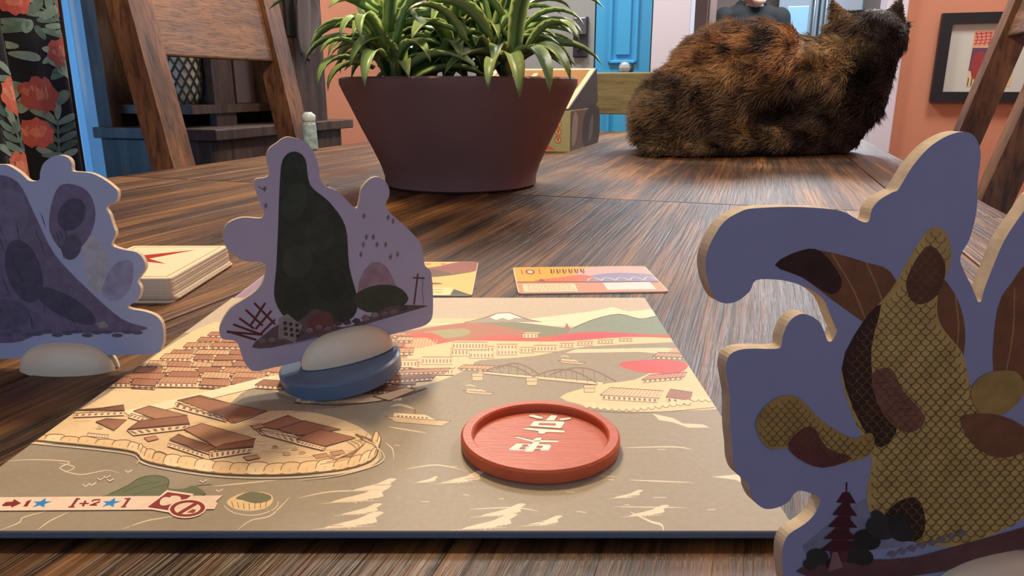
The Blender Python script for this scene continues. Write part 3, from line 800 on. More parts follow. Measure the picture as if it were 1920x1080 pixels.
# cream tray tilted inside it
m_cream = pmat('cream_board', (232, 200, 158), .75, var=.04, scale=20)
tilt = math.radians(18)
TW, TLn, TD = BW - .010, BL - .006, .07
MT = Matrix.Translation(R(bu + .006, bv - BW / 2, BH + .002)) @ Matrix.Rotation(-ANG, 4, 'Z') @ Matrix.Rotation(tilt, 4, 'X')
def TT(x, y, z): return MT @ Vector((x, y, z))
def tbx(mb, x0, x1, y0, y1, z0, z1): return mb.hexa([TT(x0, y0, z0), TT(x1, y0, z0), TT(x1, y1, z0), TT(x0, y1, z0), TT(x0, y0, z1), TT(x1, y0, z1), TT(x1, y1, z1), TT(x0, y1, z1)])
try_ = thing('game_box_tray', 'cream lined box bottom tilted inside the green game box', 'box tray', TT(0, TLn / 2, -TD))
q = MB(); t2 = .002; hw = TW / 2
tbx(q, -hw, hw, 0, TLn, -TD, -TD + t2); tbx(q, -hw, -hw + t2, 0, TLn, -TD, 0); tbx(q, hw - t2, hw, 0, TLn, -TD, 0)
tbx(q, -hw, hw, 0, t2, -TD, 0); tbx(q, -hw, hw, TLn - t2, TLn, -TD, 0)
obj('outer_shell', q, pmat('dark_brown_box_paper', (58, 48, 46), .6), try_)
q = MB()
tbx(q, -hw + t2, -hw + .012, t2, TLn - t2, -TD + .004, .001); tbx(q, hw - .012, hw - t2, t2, TLn - t2, -TD + .004, .001)
tbx(q, -hw + .012, hw - .012, t2, .012, -TD + .004, .001); tbx(q, -hw + .012, hw - .012, TLn - .012, TLn - t2, -TD + .004, .001)
obj('liner_rim', q, m_cream, try_)
obj('insert_floor', tbx(MB(), -hw + .012, hw - .012, .012, TLn - .012, -.038, -.03), pmat('tan_insert', (206, 168, 130), .8), try_)
obj('insert_divider', tbx(MB(), -hw + .012, hw - .012, .10, .112, -.03, -.004), m_cream, try_)
obj('insert_divider', tbx(MB(), -.02, -.01, .112, TLn - .012, -.03, -.004), m_cream, try_)
obj('crumpled_bag', tbx(MB(), -.10, -.03, .13, .20, -.03, .004), pmat('white_plastic_bag', (222, 222, 224), .25, bump=.8, bscale=60), try_, bevel=.01, seg=3)

# small pale patterned shaker at the table's edge
sp = G(583, 281)
sh = thing('small_shaker', 'small pale blue patterned shaker at the table edge near the hutch', 'shaker', sp)
obj('body', MB().lathe([(.013, 0), (.014, .004), (.0125, .045), (.011, .052)], sp, 24), pmat('pale_blue_ceramic', (176, 204, 208), .3, var=.25, scale=90, rgb2=(110, 140, 150)), sh, smooth=True)
obj('neck', MB().lathe([(.0105, .052), (.012, .055), (.013, .064), (.006, .07)], sp, 24), pmat('pale_ceramic', (192, 212, 214), .3), sh, smooth=True)

# ================================================================== cat
CY = 1.375
def cp(px, py, dy=0.0): return WY(px, py, CY + dy)
def fur_col(P):
    """tortoiseshell colouring as a function of the place on the cat (numpy Nx3, world)"""
    dark = np.array(lin((44, 38, 36))); brown = np.array(lin((106, 88, 72))); tan = np.array(lin((196, 164, 116))); org = np.array(lin((186, 140, 96)))
    n1 = np.array([noise.noise(Vector((p[0] * 26, p[1] * 26, p[2] * 20))) for p in P])
    n2 = np.array([noise.noise(Vector((p[0] * 80 + 9, p[1] * 80, p[2] * 60))) for p in P])
    out = np.tile(dark, (len(P), 1))
    k = np.clip(.36 + .9 * n1 + .5 * n2, 0, 1)[:, None]
    out = out * (1 - k) + brown * k
    spots = [(1370, 85, .055, .030, org, .9), (1455, 95, .034, .040, org, 1.0), (1300, 125, .05, .03, org, .6), (1335, 150, .045, .025, tan, .8), (1530, 120, .042, .045, tan, .95), (1600, 82, .045, .016, tan, .85),
             (1275, 268, .030, .022, tan, .9), (1368, 245, .012, .045, tan, .6), (1425, 235, .02, .03, tan, .5), (1505, 240, .03, .025, brown, .8), (1215, 210, .02, .05, tan, .35), (1240, 250, .05, .05, brown, .6), (1310, 175, .06, .03, brown, .8), (1420, 140, .04, .03, org, .5), (1580, 20, .015, .02, tan, .5)]
    dk = [(1600, 190, .055, .075), (1440, 195, .05, .03), (1640, 60, .05, .05), (1330, 285, .10, .02), (1415, 75, .02, .02), (1620, 140, .05, .05)]
    for (px, py, rx, rz, col, a) in spots:
        c = cp(px, py); d = ((P[:, 0] - c.x) / rx) ** 2 + ((P[:, 2] - c.z) / rz) ** 2
        w_ = (a * np.exp(-d * .9) * np.clip(.8 + 1.3 * n2 + .5 * n1, 0, 1.25))[:, None]; w_ = np.clip(w_, 0, 1)
        out = out * (1 - w_) + col * w_
    for (px, py, rx, rz) in dk:
        c = cp(px, py); d = ((P[:, 0] - c.x) / rx) ** 2 + ((P[:, 2] - c.z) / rz) ** 2
        w_ = np.clip(1.1 * np.exp(-d * .9), 0, .92)[:, None]
        out = out * (1 - w_) + dark * .6 * w_
    return out
def remesh(mb, voxel, smooth_it=6, name='body'):
    me = mesh_from(name, mb.v, mb.f)
    o = bpy.data.objects.new('tmp', me); C.objects.link(o)
    r = o.modifiers.new('r', 'REMESH'); r.mode = 'VOXEL'; r.voxel_size = voxel
    s = o.modifiers.new('s', 'SMOOTH'); s.iterations = smooth_it; s.factor = .5
    dg = bpy.context.evaluated_depsgraph_get(); dg.update()
    me2 = bpy.data.meshes.new_from_object(o.evaluated_get(dg), depsgraph=dg)
    bpy.data.objects.remove(o); me2.name = name
    return me2
cb_ = MB()
def E(px, py, dy, r, rot=None): cb_.ell(cp(px, py, dy), r, 24, 14, rot)
Rz = lambda d: Matrix.Rotation(math.radians(d), 4, 'Z'); Ry = lambda d: Matrix.Rotation(math.radians(d), 4, 'Y')
E(1318, 205, .0, (.108, .105, .088)); E(1400, 150, .0, (.120, .098, .100)); E(1350, 130, 0, (.075, .08, .068), Ry(-15))
E(1278, 232, -.055, (.078, .05, .060)); E(1262, 215, .05, (.068, .05, .07))          # haunches
E(1385, 262, -.01, (.17, .105, .034))                                                  # belly on the table
E(1495, 175, .0, (.095, .085, .095)); E(1560, 200, 0, (.065, .07, .09)); E(1545, 150, 0, (.075, .065, .075), Ry(-20))
E(1598, 175, .0, (.055, .055, .085), Ry(22)); E(1612, 118, 0, (.057, .055, .07), Ry(20))
E(1632, 72, 0, (.060, .052, .050)); E(1640, 84, .035, (.034, .03, .028))               # head, muzzle away from the camera
E(1655, 66, .015, (.040, .04, .04)); E(1600, 62, .01, (.035, .04, .036))
E(1535, 283, -.03, (.055, .028, .018)); E(1545, 284, .045, (.055, .028, .018))          # folded front paws
E(1505, 245, -.05, (.075, .035, .045), Ry(8))
E(1250, 282, -.09, (.05, .022, .014))                                                   # hind foot
for i in range(12):                                                                     # tail round the body
    t = i / 11; E(1225 + 190 * t, 287, -.085 - .03 * math.sin(math.pi * t), (.026, .017 - .006 * t, .015 - .005 * t))
def ear(tip, bl, br):
    t_, l_, r_2 = cp(*tip), cp(*bl), cp(*br)
    b_ = Vector((0, .030, 0)); f_ = Vector((0, -.006, 0))
    mid = (l_ + r_2) / 2
    cb_.add([l_ + f_, mid + f_ * 2.5, r_2 + f_, r_2 + b_ * .6, mid + b_, l_ + b_ * .6, t_ + Vector((-.004, 0, 0)), t_ + Vector((.004, 0, 0)), t_ + Vector((0, .008, 0))],
            [(0, 1, 6), (1, 7, 6), (1, 2, 7), (2, 3, 7), (3, 4, 8), (3, 8, 7), (4, 5, 8), (5, 0, 6), (5, 6, 8), (6, 7, 8), (5, 4, 3, 2, 1, 0)])
ear((1564, -6), (1560, 60), (1602, 44)); ear((1694, -8), (1660, 42), (1692, 76))
cat_root_loc = Vector((cp(1400, 297).x, CY, 0))
cme = remesh(cb_, .0065, 7)
nv_ = len(cme.vertices); co = np.empty(nv_ * 3, np.float32); cme.vertices.foreach_get('co', co); co = co.reshape(-1, 3)
co[:, 2] = np.maximum(co[:, 2], .0015)
vcol = fur_col(co)
at = cme.attributes.new('fur', 'FLOAT_COLOR', 'POINT'); at.data.foreach_set('color', np.hstack([vcol, np.ones((nv_, 1))]).astype(np.float32).ravel())
def fur_mat():
    m = bpy.data.materials.new('tortoiseshell_fur'); m.use_nodes = True; nt = m.node_tree; b = nt.nodes['Principled BSDF']
    a = nt.nodes.new('ShaderNodeAttribute'); a.attribute_name = 'fur'
    nt.links.new(a.outputs['Color'], b.inputs['Base Color']); b.inputs['Roughness'].default_value = .55; b.inputs['Specular IOR Level'].default_value = .35
    return m
m_fur = fur_mat()
cat = thing('cat', 'tortoiseshell cat loafing on the table with its back turned', 'cat', cat_root_loc)
cme.vertices.foreach_set('co', (co - np.array(cat_root_loc)).astype(np.float32).ravel())
cme.materials.clear(); cme.materials.append(m_fur); cme.shade_smooth(); cme.update()
cbod = bpy.data.objects.new('body', cme); C.objects.link(cbod); cbod.parent = cat
# fur strands
cme.calc_loop_triangles()
nt_ = len(cme.loop_triangles); tri = np.empty(nt_ * 3, np.int32); cme.loop_triangles.foreach_get('vertices', tri); tri = tri.reshape(-1, 3)
P0, P1, P2 = (co[tri[:, k]] for k in range(3))
nr = np.cross(P1 - P0, P2 - P0); ar = np.linalg.norm(nr, axis=1); nr /= ar[:, None] + 1e-12
keep = ((P0 + P1 + P2)[:, 2] / 3 > .004)
pr_ = ar * keep; pr_ /= pr_.sum()
NF = 52000
ti = rng.choice(nt_, NF, p=pr_); a, b = rng.random(NF), rng.random(NF); fl = a + b > 1; a[fl] = 1 - a[fl]; b[fl] = 1 - b[fl]
root = P0[ti] + (P1[ti] - P0[ti]) * a[:, None] + (P2[ti] - P0[ti]) * b[:, None]; nn_ = nr[ti]
flow = np.tile(np.array([-.75, -.05, -.35]), (NF, 1))
wob = np.stack([np.array([noise.noise(Vector((p[0] * 30 + s, p[1] * 30, p[2] * 30))) for p in root]) for s in (0, 50, 100)], 1)
flow = flow + wob * .9 + rng.normal(0, .14, (NF, 3))
hx_, hz_ = cp(1632, 66).x, cp(1632, 66).z
near_head = np.exp(-(((root[:, 0] - hx_) / .075) ** 2 + ((root[:, 2] - hz_) / .075) ** 2))
flow[:, 0] += near_head * .35; 
ln_ = (.025 - .018 * near_head) * np.where(root[:, 2] > cp(1630, 42).z, .45, 1.0) * rng.uniform(.65, 1.25, NF)
ln_ *= np.clip(root[:, 2] / .03, .35, 1)
d = nn_ * .62 + flow * .62; d /= np.linalg.norm(d, axis=1)[:, None]
d2 = nn_ * .12 + flow; d2 /= np.linalg.norm(d2, axis=1)[:, None]
KP = 4
pts = np.empty((NF, KP, 3), np.float32)
for k in range(KP):
    t = k / (KP - 1)
    pts[:, k] = root + d * (ln_ * t * (1 - .5 * t))[:, None] + d2 * (ln_ * .5 * t * t)[:, None]
pts[:, :, 2] = np.maximum(pts[:, :, 2], .0008)
hc_ = bpy.data.hair_curves.new('fur'); hc_.add_curves([KP] * NF)
hc_.attributes['position'].data.foreach_set('vector', (pts - np.array(cat_root_loc, np.float32)).reshape(-1))
ra = hc_.attributes.get('radius') or hc_.attributes.new('radius', 'FLOAT', 'POINT')
ra.data.foreach_set('value', np.tile(np.array([.00055, .0005, .00035, .00008], np.float32), NF))
fc = fur_col(root) * rng.uniform(.75, 1.75, (NF, 1))
fa = hc_.attributes.new('fur', 'FLOAT_COLOR', 'CURVE'); fa.data.foreach_set('color', np.hstack([fc, np.ones((NF, 1))]).astype(np.float32).ravel())
hc_.materials.append(m_fur)
ho = bpy.data.objects.new('fur', hc_); C.objects.link(ho); ho.parent = cat; ho['kind'] = 'stuff'

# ================================================================== person in the kitchen
PY = 4.9
pp = WY(1412, 14, PY); nx, nz0 = pp.x, pp.z + .012     # base of the throat
pl = Vector((nx, PY, ZF))
per = thing('person', 'person in a black T-shirt standing in the kitchen doorway', 'person', pl)
def Q(x, y, z): return Vector((nx + x, PY + y, nz0 + z))
bd = MB()
def limb(pts, rads, n=14):
    bd.tube(pts, rads, n)
    for p, r in zip(pts, rads): bd.ell(p, (r, r, r), 14, 8)
zfl = ZF - nz0
bd.ell(Q(0, 0, -.20), (.175, .10, .19)); bd.ell(Q(0, .01, -.42), (.155, .10, .20)); bd.ell(Q(0, 0, -.62), (.165, .115, .14)); bd.ell(Q(0, .01, -.06), (.17, .075, .065)); bd.ell(Q(0, .015, -.02), (.105, .06, .06))
limb([Q(0, .01, -.05), Q(0, -.01, .06)], [.058, .052])
bd.ell(Q(0, -.065, .085), (.068, .085, .085)); bd.ell(Q(0, -.05, .13), (.074, .092, .085)); bd.ell(Q(0, -.11, .02), (.045, .035, .03)); bd.ell(Q(0, -.155, .075), (.013, .02, .02)); 
for s in (-1, 1):
    bd.ell(Q(s * .077, -.04, .085), (.010, .02, .03))
    limb([Q(s * .175, .01, -.075), Q(s * .212, .02, -.32), Q(s * .205, -.05, -.55)], [.055, .042, .028])
    hz = -.57
    bd.ell(Q(s * .203, -.065, hz - .05), (.016, .038, .048))
    for k, (oy, l) in enumerate(((-.030, .060), (-.010, .072), (.010, .068), (.028, .052))):
        limb([Q(s * .203, -.065 + oy, hz - .085), Q(s * .201, -.068 + oy, hz - .085 - l * .55), Q(s * .192, -.07 + oy, hz - .085 - l)], [.009, .0085, .007], 8)
    limb([Q(s * .200, -.095, hz - .03), Q(s * .192, -.118, hz - .065), Q(s * .188, -.125, hz - .09)], [.011, .0095, .008], 8)
    limb([Q(s * .085, .0, -.70), Q(s * .09, -.01, zfl + .45), Q(s * .095, .02, zfl + .09)], [.085, .058, .042])
    bd.ell(Q(s * .098, -.05, zfl + .04), (.042, .115, .038))
pme = remesh(bd, .008, 4)
skin = pmat('skin', (206, 158, 140), .55, .35)
pme.materials.clear(); pme.materials.append(skin); pme.shade_smooth()
pme.transform(Matrix.Translation(-pl))
pb = bpy.data.objects.new('body', pme); C.objects.link(pb); pb.parent = per; ORG[pb.name] = pl
def cover(name, mat, test, grow):
    bm = bmesh.new(); bm.from_mesh(pme)
    bm.normal_update()
    dele = [f for f in bm.faces if not test(f.calc_center_median() + pl - Vector((nx, PY, nz0)))]
    bmesh.ops.delete(bm, geom=dele, context='FACES')
    for v in bm.verts: v.co += v.normal * grow
    me = bpy.data.meshes.new(name); bm.to_mesh(me); bm.free()
    me.materials.clear(); me.materials.append(mat); me.shade_smooth()
    o = bpy.data.objects.new(name, me); C.objects.link(o); o.parent = per
    so = o.modifiers.new('t', 'SOLIDIFY'); so.thickness = .004; so.offset = 1
    return o
cover('t_shirt', pmat('black_cotton', (11, 12, 15), .9), lambda p: (p.z < .02 - .9 * max(0, .075 - math.hypot(p.x, p.y - .01)) - (.03 if p.y < -.03 else 0) and p.z > -.66 and (abs(p.x) < .165 or p.z > -.27)), .010)
cover('trousers', pmat('dark_trousers', (46, 50, 62), .85), lambda p: p.z < -.64 and p.z > zfl + .09 and abs(p.x) < .175 and not (abs(p.x) > .16 and p.z < -.5 and p.z > -.8), .008)
cover('shoes', pmat('black_shoes', (28, 28, 30), .5), lambda p: p.z < zfl + .10, .006)
cover('hair', pmat('grey_brown_hair', (92, 80, 74), .7), lambda p: p.z > .11 and (p.y > -.09 or p.z > .175) and abs(p.x) < .085, .010)
for s in (-1, 1):
    obj('eye', MB().ell(Q(s * .03, -.135, .115), (.013, .010, .010), 12, 8), pmat('eye_white', (225, 222, 218), .2), per, smooth=True)
    obj('iris', MB().ell(Q(s * .03, -.143, .115), (.006, .004, .006), 10, 6), pmat('iris_brown', (52, 38, 30), .2), per, smooth=True)
obj('mouth', MB().ell(Q(0, -.142, .042), (.024, .006, .006), 12, 6), pmat('lips', (168, 96, 90), .5), per, smooth=True)

# ================================================================== game board
BT, LIFT = .0022, .0022
by0, by1 = G(700, 997, BT + LIFT).y, G(700, 558, BT).y
slope = -LIFT / (by1 - by0)
Bn = Vector((0, -slope, 1)).normalized()
Bp = Vector((0, by1, BT))
def BM(px, py): return PL(px, py, Bp, Bn)
def zb(y): return BT + slope * (y - by1)       # board top height at depth y
corn = [(-181, 997), (1478, 997), (1218, 558), (440, 558)]
cw_ = [BM(*c) for c in corn]
xl, xr = (cw_[0].x + cw_[3].x) / 2, (cw_[1].x + cw_[2].x) / 2
cw_ = [Vector((xl, by0, zb(by0))), Vector((xr, by0, zb(by0))), Vector((xr, by1, zb(by1))), Vector((xl, by1, zb(by1)))]
def to_px(p):
    q = p - EYE; c, s = math.cos(TH), math.sin(TH)
    zc = q.y * c - q.z * s; yc = -q.y * s - q.z * c
    return (960 + FPX * q.x / zc, 540 + FPX * yc / zc)
bnd = [to_px(Vector((xl + .0004, by0 + .0004, zb(by0)))), to_px(Vector((xr - .0004, by0 + .0004, zb(by0)))), to_px(Vector((xr - .0004, by1 - .0004, zb(by1)))), to_px(Vector((xl + .0004, by1 - .0004, zb(by1))))]
bnd = [(2 * 0 + p[0], p[1]) for p in bnd]
gb = thing('game_board', 'square printed game board showing a harbour town and bay', 'game board', ((xl + xr) / 2, (by0 + by1) / 2, 0))
slab = obj('board_slab', MB().prism(cw_, (0, 0, -BT)), pmat('blue_grey_board_edge', (92, 100, 116), .6), gb, bevel=.0005)
WAT, CREAM, BRN, INK, RED, GRN, SKY = (156, 146, 124), (232, 206, 160), (176, 128, 96), (92, 60, 44), (200, 92, 76), (128, 134, 108), (194, 182, 162)
A = Art(BM, Bn, 3e-5, 7e-7, bnd)
rb_ = random.Random(21)
A.poly([(-200, 1010), (1500, 1010), (1500, 540), (-200, 540)], WAT)
A.poly([(300, 550), (1300, 550), (1300, 612), (300, 625)], SKY)
# clouds, mountain, hills
A.poly([(400, 604), (560, 602), (820, 597), (1000, 598), (1000, 606), (800, 612), (420, 616)], CREAM)
A.poly([(980, 600), (1060, 590), (1120, 582), (1150, 576), (1180, 584), (1240, 580), (1240, 610), (980, 610)], (238, 222, 190), 3)
A.poly([(870, 606), (905, 598), (930, 588), (955, 586), (985, 598), (1020, 606)], (164, 152, 138), 0)
A.poly([(918, 595), (932, 588), (955, 587), (980, 597), (965, 596), (955, 600), (942, 596), (930, 600)], (244, 238, 226))
A.line([(870, 605), (905, 597), (932, 587.5), (955, 586.5), (990, 599), (1020, 605)], 1.2, INK)
A.poly([(780, 607), (1020, 604), (1060, 607), (900, 611)], (242, 228, 196))
A.poly([(780, 620), (860, 608), (960, 604), (1050, 614), (1100, 622), (1050, 636), (800, 640)], GRN, 3)
A.poly([(1070, 618), (1110, 600), (1160, 589), (1200, 598), (1240, 592), (1290, 610), (1310, 640), (1090, 632)], (132, 146, 130), 3)
A.line([(1075, 616), (1110, 600), (1160, 589), (1200, 598), (1235, 592)], 1.2, INK, 3)
A.poly([(1060, 612), (1063, 605), (1066, 612), (1070, 618), (1055, 618)], (156, 110, 90))
A.poly([(740, 630), (830, 610), (900, 606), (990, 622), (1000, 634), (880, 640)], (178, 116, 92), 3)
A.poly([(735, 636), (800, 622), (870, 616), (880, 626), (840, 634)], (164, 160, 118), 3)
# red foliage band
A.poly([(740, 650), (760, 630), (810, 624), (850, 640), (930, 628), (1010, 632), (1100, 622), (1200, 626), (1290, 630), (1300, 636), (1200, 638), (1080, 648), (930, 646), (840, 660), (760, 662)], RED, 3)
A.poly([(1040, 632), (1110, 624), (1190, 626), (1180, 634), (1090, 640)], (200, 78, 84), 3)
A.poly([(760, 640), (800, 633), (820, 655), (770, 665)], (224, 160, 120), 2)
for i in range(9): A.line([(765 + i * 6, 660), (772 + i * 6, 636)], 1.2, (236, 206, 160))
# town land (cream ground)
A.poly([(200, 740), (300, 660), (400, 605), (480, 612), (640, 625), (760, 655), (850, 640), (960, 640), (1060, 640), (1180, 632), (1290, 636), (1300, 640), (1100, 650), (1000, 668), (900, 676), (880, 690), (820, 716), (740, 735), (700, 755), (560, 748), (480, 725), (430, 770), (560, 770), (650, 790), (700, 820), (712, 850), (690, 880), (600, 890), (480, 888), (360, 880), (280, 852), (200, 838), (110, 832), (60, 830), (90, 800)], CREAM, 3)
A.poly([(1080, 655), (1250, 652), (1330, 662), (1335, 672), (1200, 660), (1060, 662)], (236, 212, 172))
A.poly([(1050, 745), (1120, 722), (1190, 712), (1240, 690), (1310, 680), (1340, 700), (1360, 760), (1290, 770), (1190, 772), (1120, 765)], CREAM, 3)
A.poly([(1160, 684), (1190, 676), (1260, 676), (1290, 684), (1270, 700), (1200, 698)], (208, 84, 82), 3)
A.poly([(1250, 664), (1270, 652), (1310, 654), (1325, 672), (1270, 674)], (206, 170, 138), 2)
# building generator
def roof(x, y, w_, h_, sk, col, ink=INK, win=True, hip=.0):
    """long house: wall band under a slanted roof; sk shears the upper edge"""
    wl = h_ * .42
    a, b = (x, y), (x + w_, y + sk)
    A.poly([a, b, (b[0], b[1] + wl), (a[0], a[1] + wl)], (238, 214, 176))
    A.poly([(a[0] - w_ * .03, a[1] + 1), (b[0] + w_ * .03, b[1] + 1), (b[0] + w_ * (.10 - hip), b[1] - h_ * .6), (a[0] + w_ * (.16 + hip), a[1] - h_ * .6)], col)
    if win:
        n = max(2, int(w_ / 9))
        for i in range(n):
            t0, t1 = (i + .25) / n, (i + .68) / n
            A.poly([(x + w_ * t0, y + sk * t0 + wl * .28), (x + w_ * t1, y + sk * t1 + wl * .28), (x + w_ * t1, y + sk * t1 + wl * .82), (x + w_ * t0, y + sk * t0 + wl * .82)], (146, 100, 76))
    n = max(3, int(w_ / 7)); A.lock = -1
    for i in range(1, n):
        t = i / n
        A.line([(x - w_ * .03 + w_ * 1.06 * t, y + sk * t + 1), (x + w_ * (.16 + hip) + w_ * (.94 - 2 * hip) * t, y + sk * t - h_ * .6)], .7, (136, 92, 68))
    A.lock = None
    A.line([(a[0] - w_ * .03, a[1] + 1), (b[0] + w_ * .03, b[1] + 1), (b[0] + w_ * (.10 - hip), b[1] - h_ * .6), (a[0] + w_ * (.16 + hip), a[1] - h_ * .6), (a[0] - w_ * .03, a[1] + 1)], 1.2, ink)
    A.line([(x, y), (x, y + wl), (x + w_, y + sk + wl), (x + w_, y + sk)], 1.1, ink)
def block(x, y, w_, h_, d, col=(236, 208, 168)):
    A.poly([(x, y), (x + w_, y), (x + w_, y - h_), (x, y - h_)], col)
    A.poly([(x, y - h_), (x + w_, y - h_), (x + w_ + d, y - h_ - d * .5), (x + d, y - h_ - d * .5)], (226, 192, 150))
    nx_, ny_ = max(2, int(w_ / 6)), max(1, int(h_ / 8))
    for i in range(nx_):
        for j in range(ny_):
            A.poly([(x + w_ * (i + .3) / nx_, y - h_ * (j + .25) / ny_), (x + w_ * (i + .7) / nx_, y - h_ * (j + .25) / ny_), (x + w_ * (i + .7) / nx_, y - h_ * (j + .75) / ny_), (x + w_ * (i + .3) / nx_, y - h_ * (j + .75) / ny_)], (160, 116, 86))
    A.line([(x, y), (x, y - h_), (x + w_, y - h_), (x + w_, y), (x, y)], 1.0, INK)
# dense town rows behind the centre standee
for row in range(9):
    y = 628 + row * 11.5
    x = 395 - row * 24 + rb_.uniform(-8, 8)
    xe = 760 - row * 3
    while x < xe:
        w_ = rb_.uniform(30, 62) * (.8 + row * .05)
        roof(x, y + rb_.uniform(-2, 2), w_, 10 + row * 1.1, rb_.uniform(-1, 3), rb_.choice([(196, 150, 112), (182, 130, 98), (210, 172, 132), (168, 118, 90)]), win=True)
        x += w_ * 1.12
    A.line([(390 - row * 25, y + 7), (xe, y + 9)], 1.2, (120, 84, 62))
# main road and long roofs
A.poly([(230, 772), (360, 742), (480, 712), (540, 700), (560, 706), (480, 728), (380, 752), (250, 784)], (246, 226, 186))
# far quay with blocks
for (x, y, w_, h_) in ((742, 690, 40, 14), (790, 684, 58, 14), (845, 668, 40, 14), (880, 672, 46, 22), (932, 666, 38, 20), (975, 662, 26, 10), (1000, 660, 44, 12), (848, 656, 66, 14), (770, 704, 80, 12), (1050, 652, 26, 8), (1082, 648, 30, 7), (1120, 644, 30, 6), (980, 634, 28, 8), (1160, 640, 26, 5)):
    block(x, y, w_, h_, 6)
roof(700, 716, 110, 14, -8, (178, 128, 98)); roof(745, 700, 90, 10, -3, (190, 142, 108)); roof(560, 736, 70, 14, 4, (150, 104, 80)); roof(640, 734, 110, 14, -2, (140, 96, 74)); roof(480, 722, 90, 16, 6, (160, 110, 84)); roof(860, 690, 62, 10, 2, (206, 168, 130))
for i in range(22): A.ell(560 + i * 9, 752 + 3 * math.sin(i) - i * .3, 4.5, 3, (228, 202, 164)); 
A.line([(550, 756), (640, 760), (740, 748), (800, 728)], 1.2, INK, 3)
A.poly([(700, 744), (760, 728), (780, 732), (730, 752)], (222, 190, 150)); A.line([(700, 744), (760, 728), (780, 732), (730, 752), (700, 744)], 1, INK)
# bridge
A.poly([(895, 700), (900, 696), (1130, 716), (1130, 722)], (232, 206, 166))
A.line([(895, 700), (1120, 722)], 1.4, INK); A.line([(900, 696), (1130, 716)], 1.0, INK)
def arch(x0, y0, x1, y1, hh, n=12):
    pts_ = [(x0 + (x1 - x0) * i / n, y0 + (y1 - y0) * i / n - hh * math.sin(math.pi * i / n)) for i in range(n + 1)]
    A.line(pts_, 2.0, (128, 96, 74))
    for i in range(2, n - 1, 2): A.line([pts_[i], (pts_[i][0] + 2, y0 + (y1 - y0) * i / n)], 1.2, (128, 96, 74))
arch(905, 698, 1000, 707, 17); arch(930, 692, 1010, 702, 15); arch(1000, 707, 1120, 719, 20); arch(1030, 704, 1155, 716, 20)
for (x, y) in ((895, 700), (997, 709), (1105, 722)):
    A.poly([(x - 11, y), (x + 11, y), (x + 10, y + 14), (x - 9, y + 14)], (226, 196, 152)); A.line([(x - 11, y), (x + 11, y), (x + 10, y + 14), (x - 9, y + 14), (x - 11, y)], 1.1, INK)
    A.line([(x - 10, y + 6), (x + 10, y + 6)], .9, INK)
# right quay houses
roof(1128, 740, 105, 22, 6, (228, 200, 160)); roof(1250, 744, 44, 24, 6, (164, 116, 92)); roof(1205, 712, 76, 14, -6, (206, 150, 122)); roof(1225, 668, 60, 12, 2, (196, 160, 128))
for i in range(19):
    x = 1100 + i * 13.5; y = 760 + 6 * math.sin(i * .3) - (6 if i > 14 else 0)
    A.ell(x, y, 7.5, 5.2, (238, 214, 172)); 
    A.line([(x - 7, y + 1), (x - 2, y + 5), (x + 4, y + 4.5), (x + 7, y)], 1.0, INK, 2)
A.line([(1095, 768), (1160, 774), (1250, 772), (1340, 764)], 1.3, (110, 80, 60), 3)
# island buildings
def hall(pts_roof, pts_wall, col, nl=10):
    A.poly(pts_wall, (240, 216, 176)); A.line(pts_wall + [pts_wall[0]], 1.3, INK)
    (ax, ay), (bx, by), (cx_, cy_), (dx_, dy_) = pts_wall
    for i in range(8):
        t0, t1 = (i + .25) / 8, (i + .7) / 8
        A.poly([(ax + (bx - ax) * t0, ay + (by - ay) * t0 + 2), (ax + (bx - ax) * t1, ay + (by - ay) * t1 + 2), (dx_ + (cx_ - dx_) * t1, dy_ + (cy_ - dy_) * t1 - 2.5), (dx_ + (cx_ - dx_) * t0, dy_ + (cy_ - dy_) * t0 - 2.5)], (150, 104, 80))
    A.poly(pts_roof, col)
    a, b, c, d = pts_roof[:4]
    A.lock = -1
    for i in range(1, nl + 3):
        t = i / (nl + 3)
        A.line([(a[0] + (b[0] - a[0]) * t, a[1] + (b[1] - a[1]) * t), (d[0] + (c[0] - d[0]) * t, d[1] + (c[1] - d[1]) * t)], .9, (140, 94, 68))
    A.lock = None
    A.line(list(pts_roof) + [pts_roof[0]], 1.5, INK)
for i in range(60):
    x, y = rb_.uniform(120, 660), rb_.uniform(770, 868)
    if y > 800 + (x - 120) * .16 and x < 400 or x > 560 and y < 800: continue
    A.line([(x, y), (x + rb_.uniform(6, 22), y + rb_.uniform(-2, 2)), (x + rb_.uniform(24, 40), y + rb_.uniform(-3, 3))], .9, (186, 148, 108), 2, True)
for i in range(26):
    x, y = rb_.uniform(150, 640), rb_.uniform(772, 862)
    if y > 795 + (x - 120) * .16 and x < 400 or x > 520 and y < 800: continue
    A.ell(x, y, rb_.uniform(4, 9), rb_.uniform(2, 4), rb_.choice([(196, 152, 116), (176, 132, 100), (206, 172, 128)]), 0, 9); A.line([(x - 7, y + 3), (x, y + 4), (x + 7, y + 2)], 1, INK)
RB = (202, 156, 120)
hall([(332, 752), (375, 742), (470, 768), (430, 778)], [(330, 755), (430, 780), (424, 792), (326, 766)], RB)
hall([(340, 753), (370, 744), (500, 772), (440, 792)], [(334, 757), (440, 794), (470, 784), (500, 772)], (178, 126, 94))
hall([(250, 772), (280, 762), (352, 780), (300, 790)], [(246, 776), (300, 793), (296, 800), (240, 784)], RB)
hall([(240, 806), (262, 790), (350, 780), (356, 795)], [(238, 808), (356, 797), (350, 806), (250, 818)], (182, 130, 98))
hall([(345, 806), (378, 795), (480, 824), (410, 842)], [(335, 815), (410, 846), (405, 858), (318, 826)], RB)
hall([(318, 826), (334, 816), (405, 840), (386, 848)], [(316, 832), (384, 852), (382, 860), (314, 838)], (184, 136, 104))
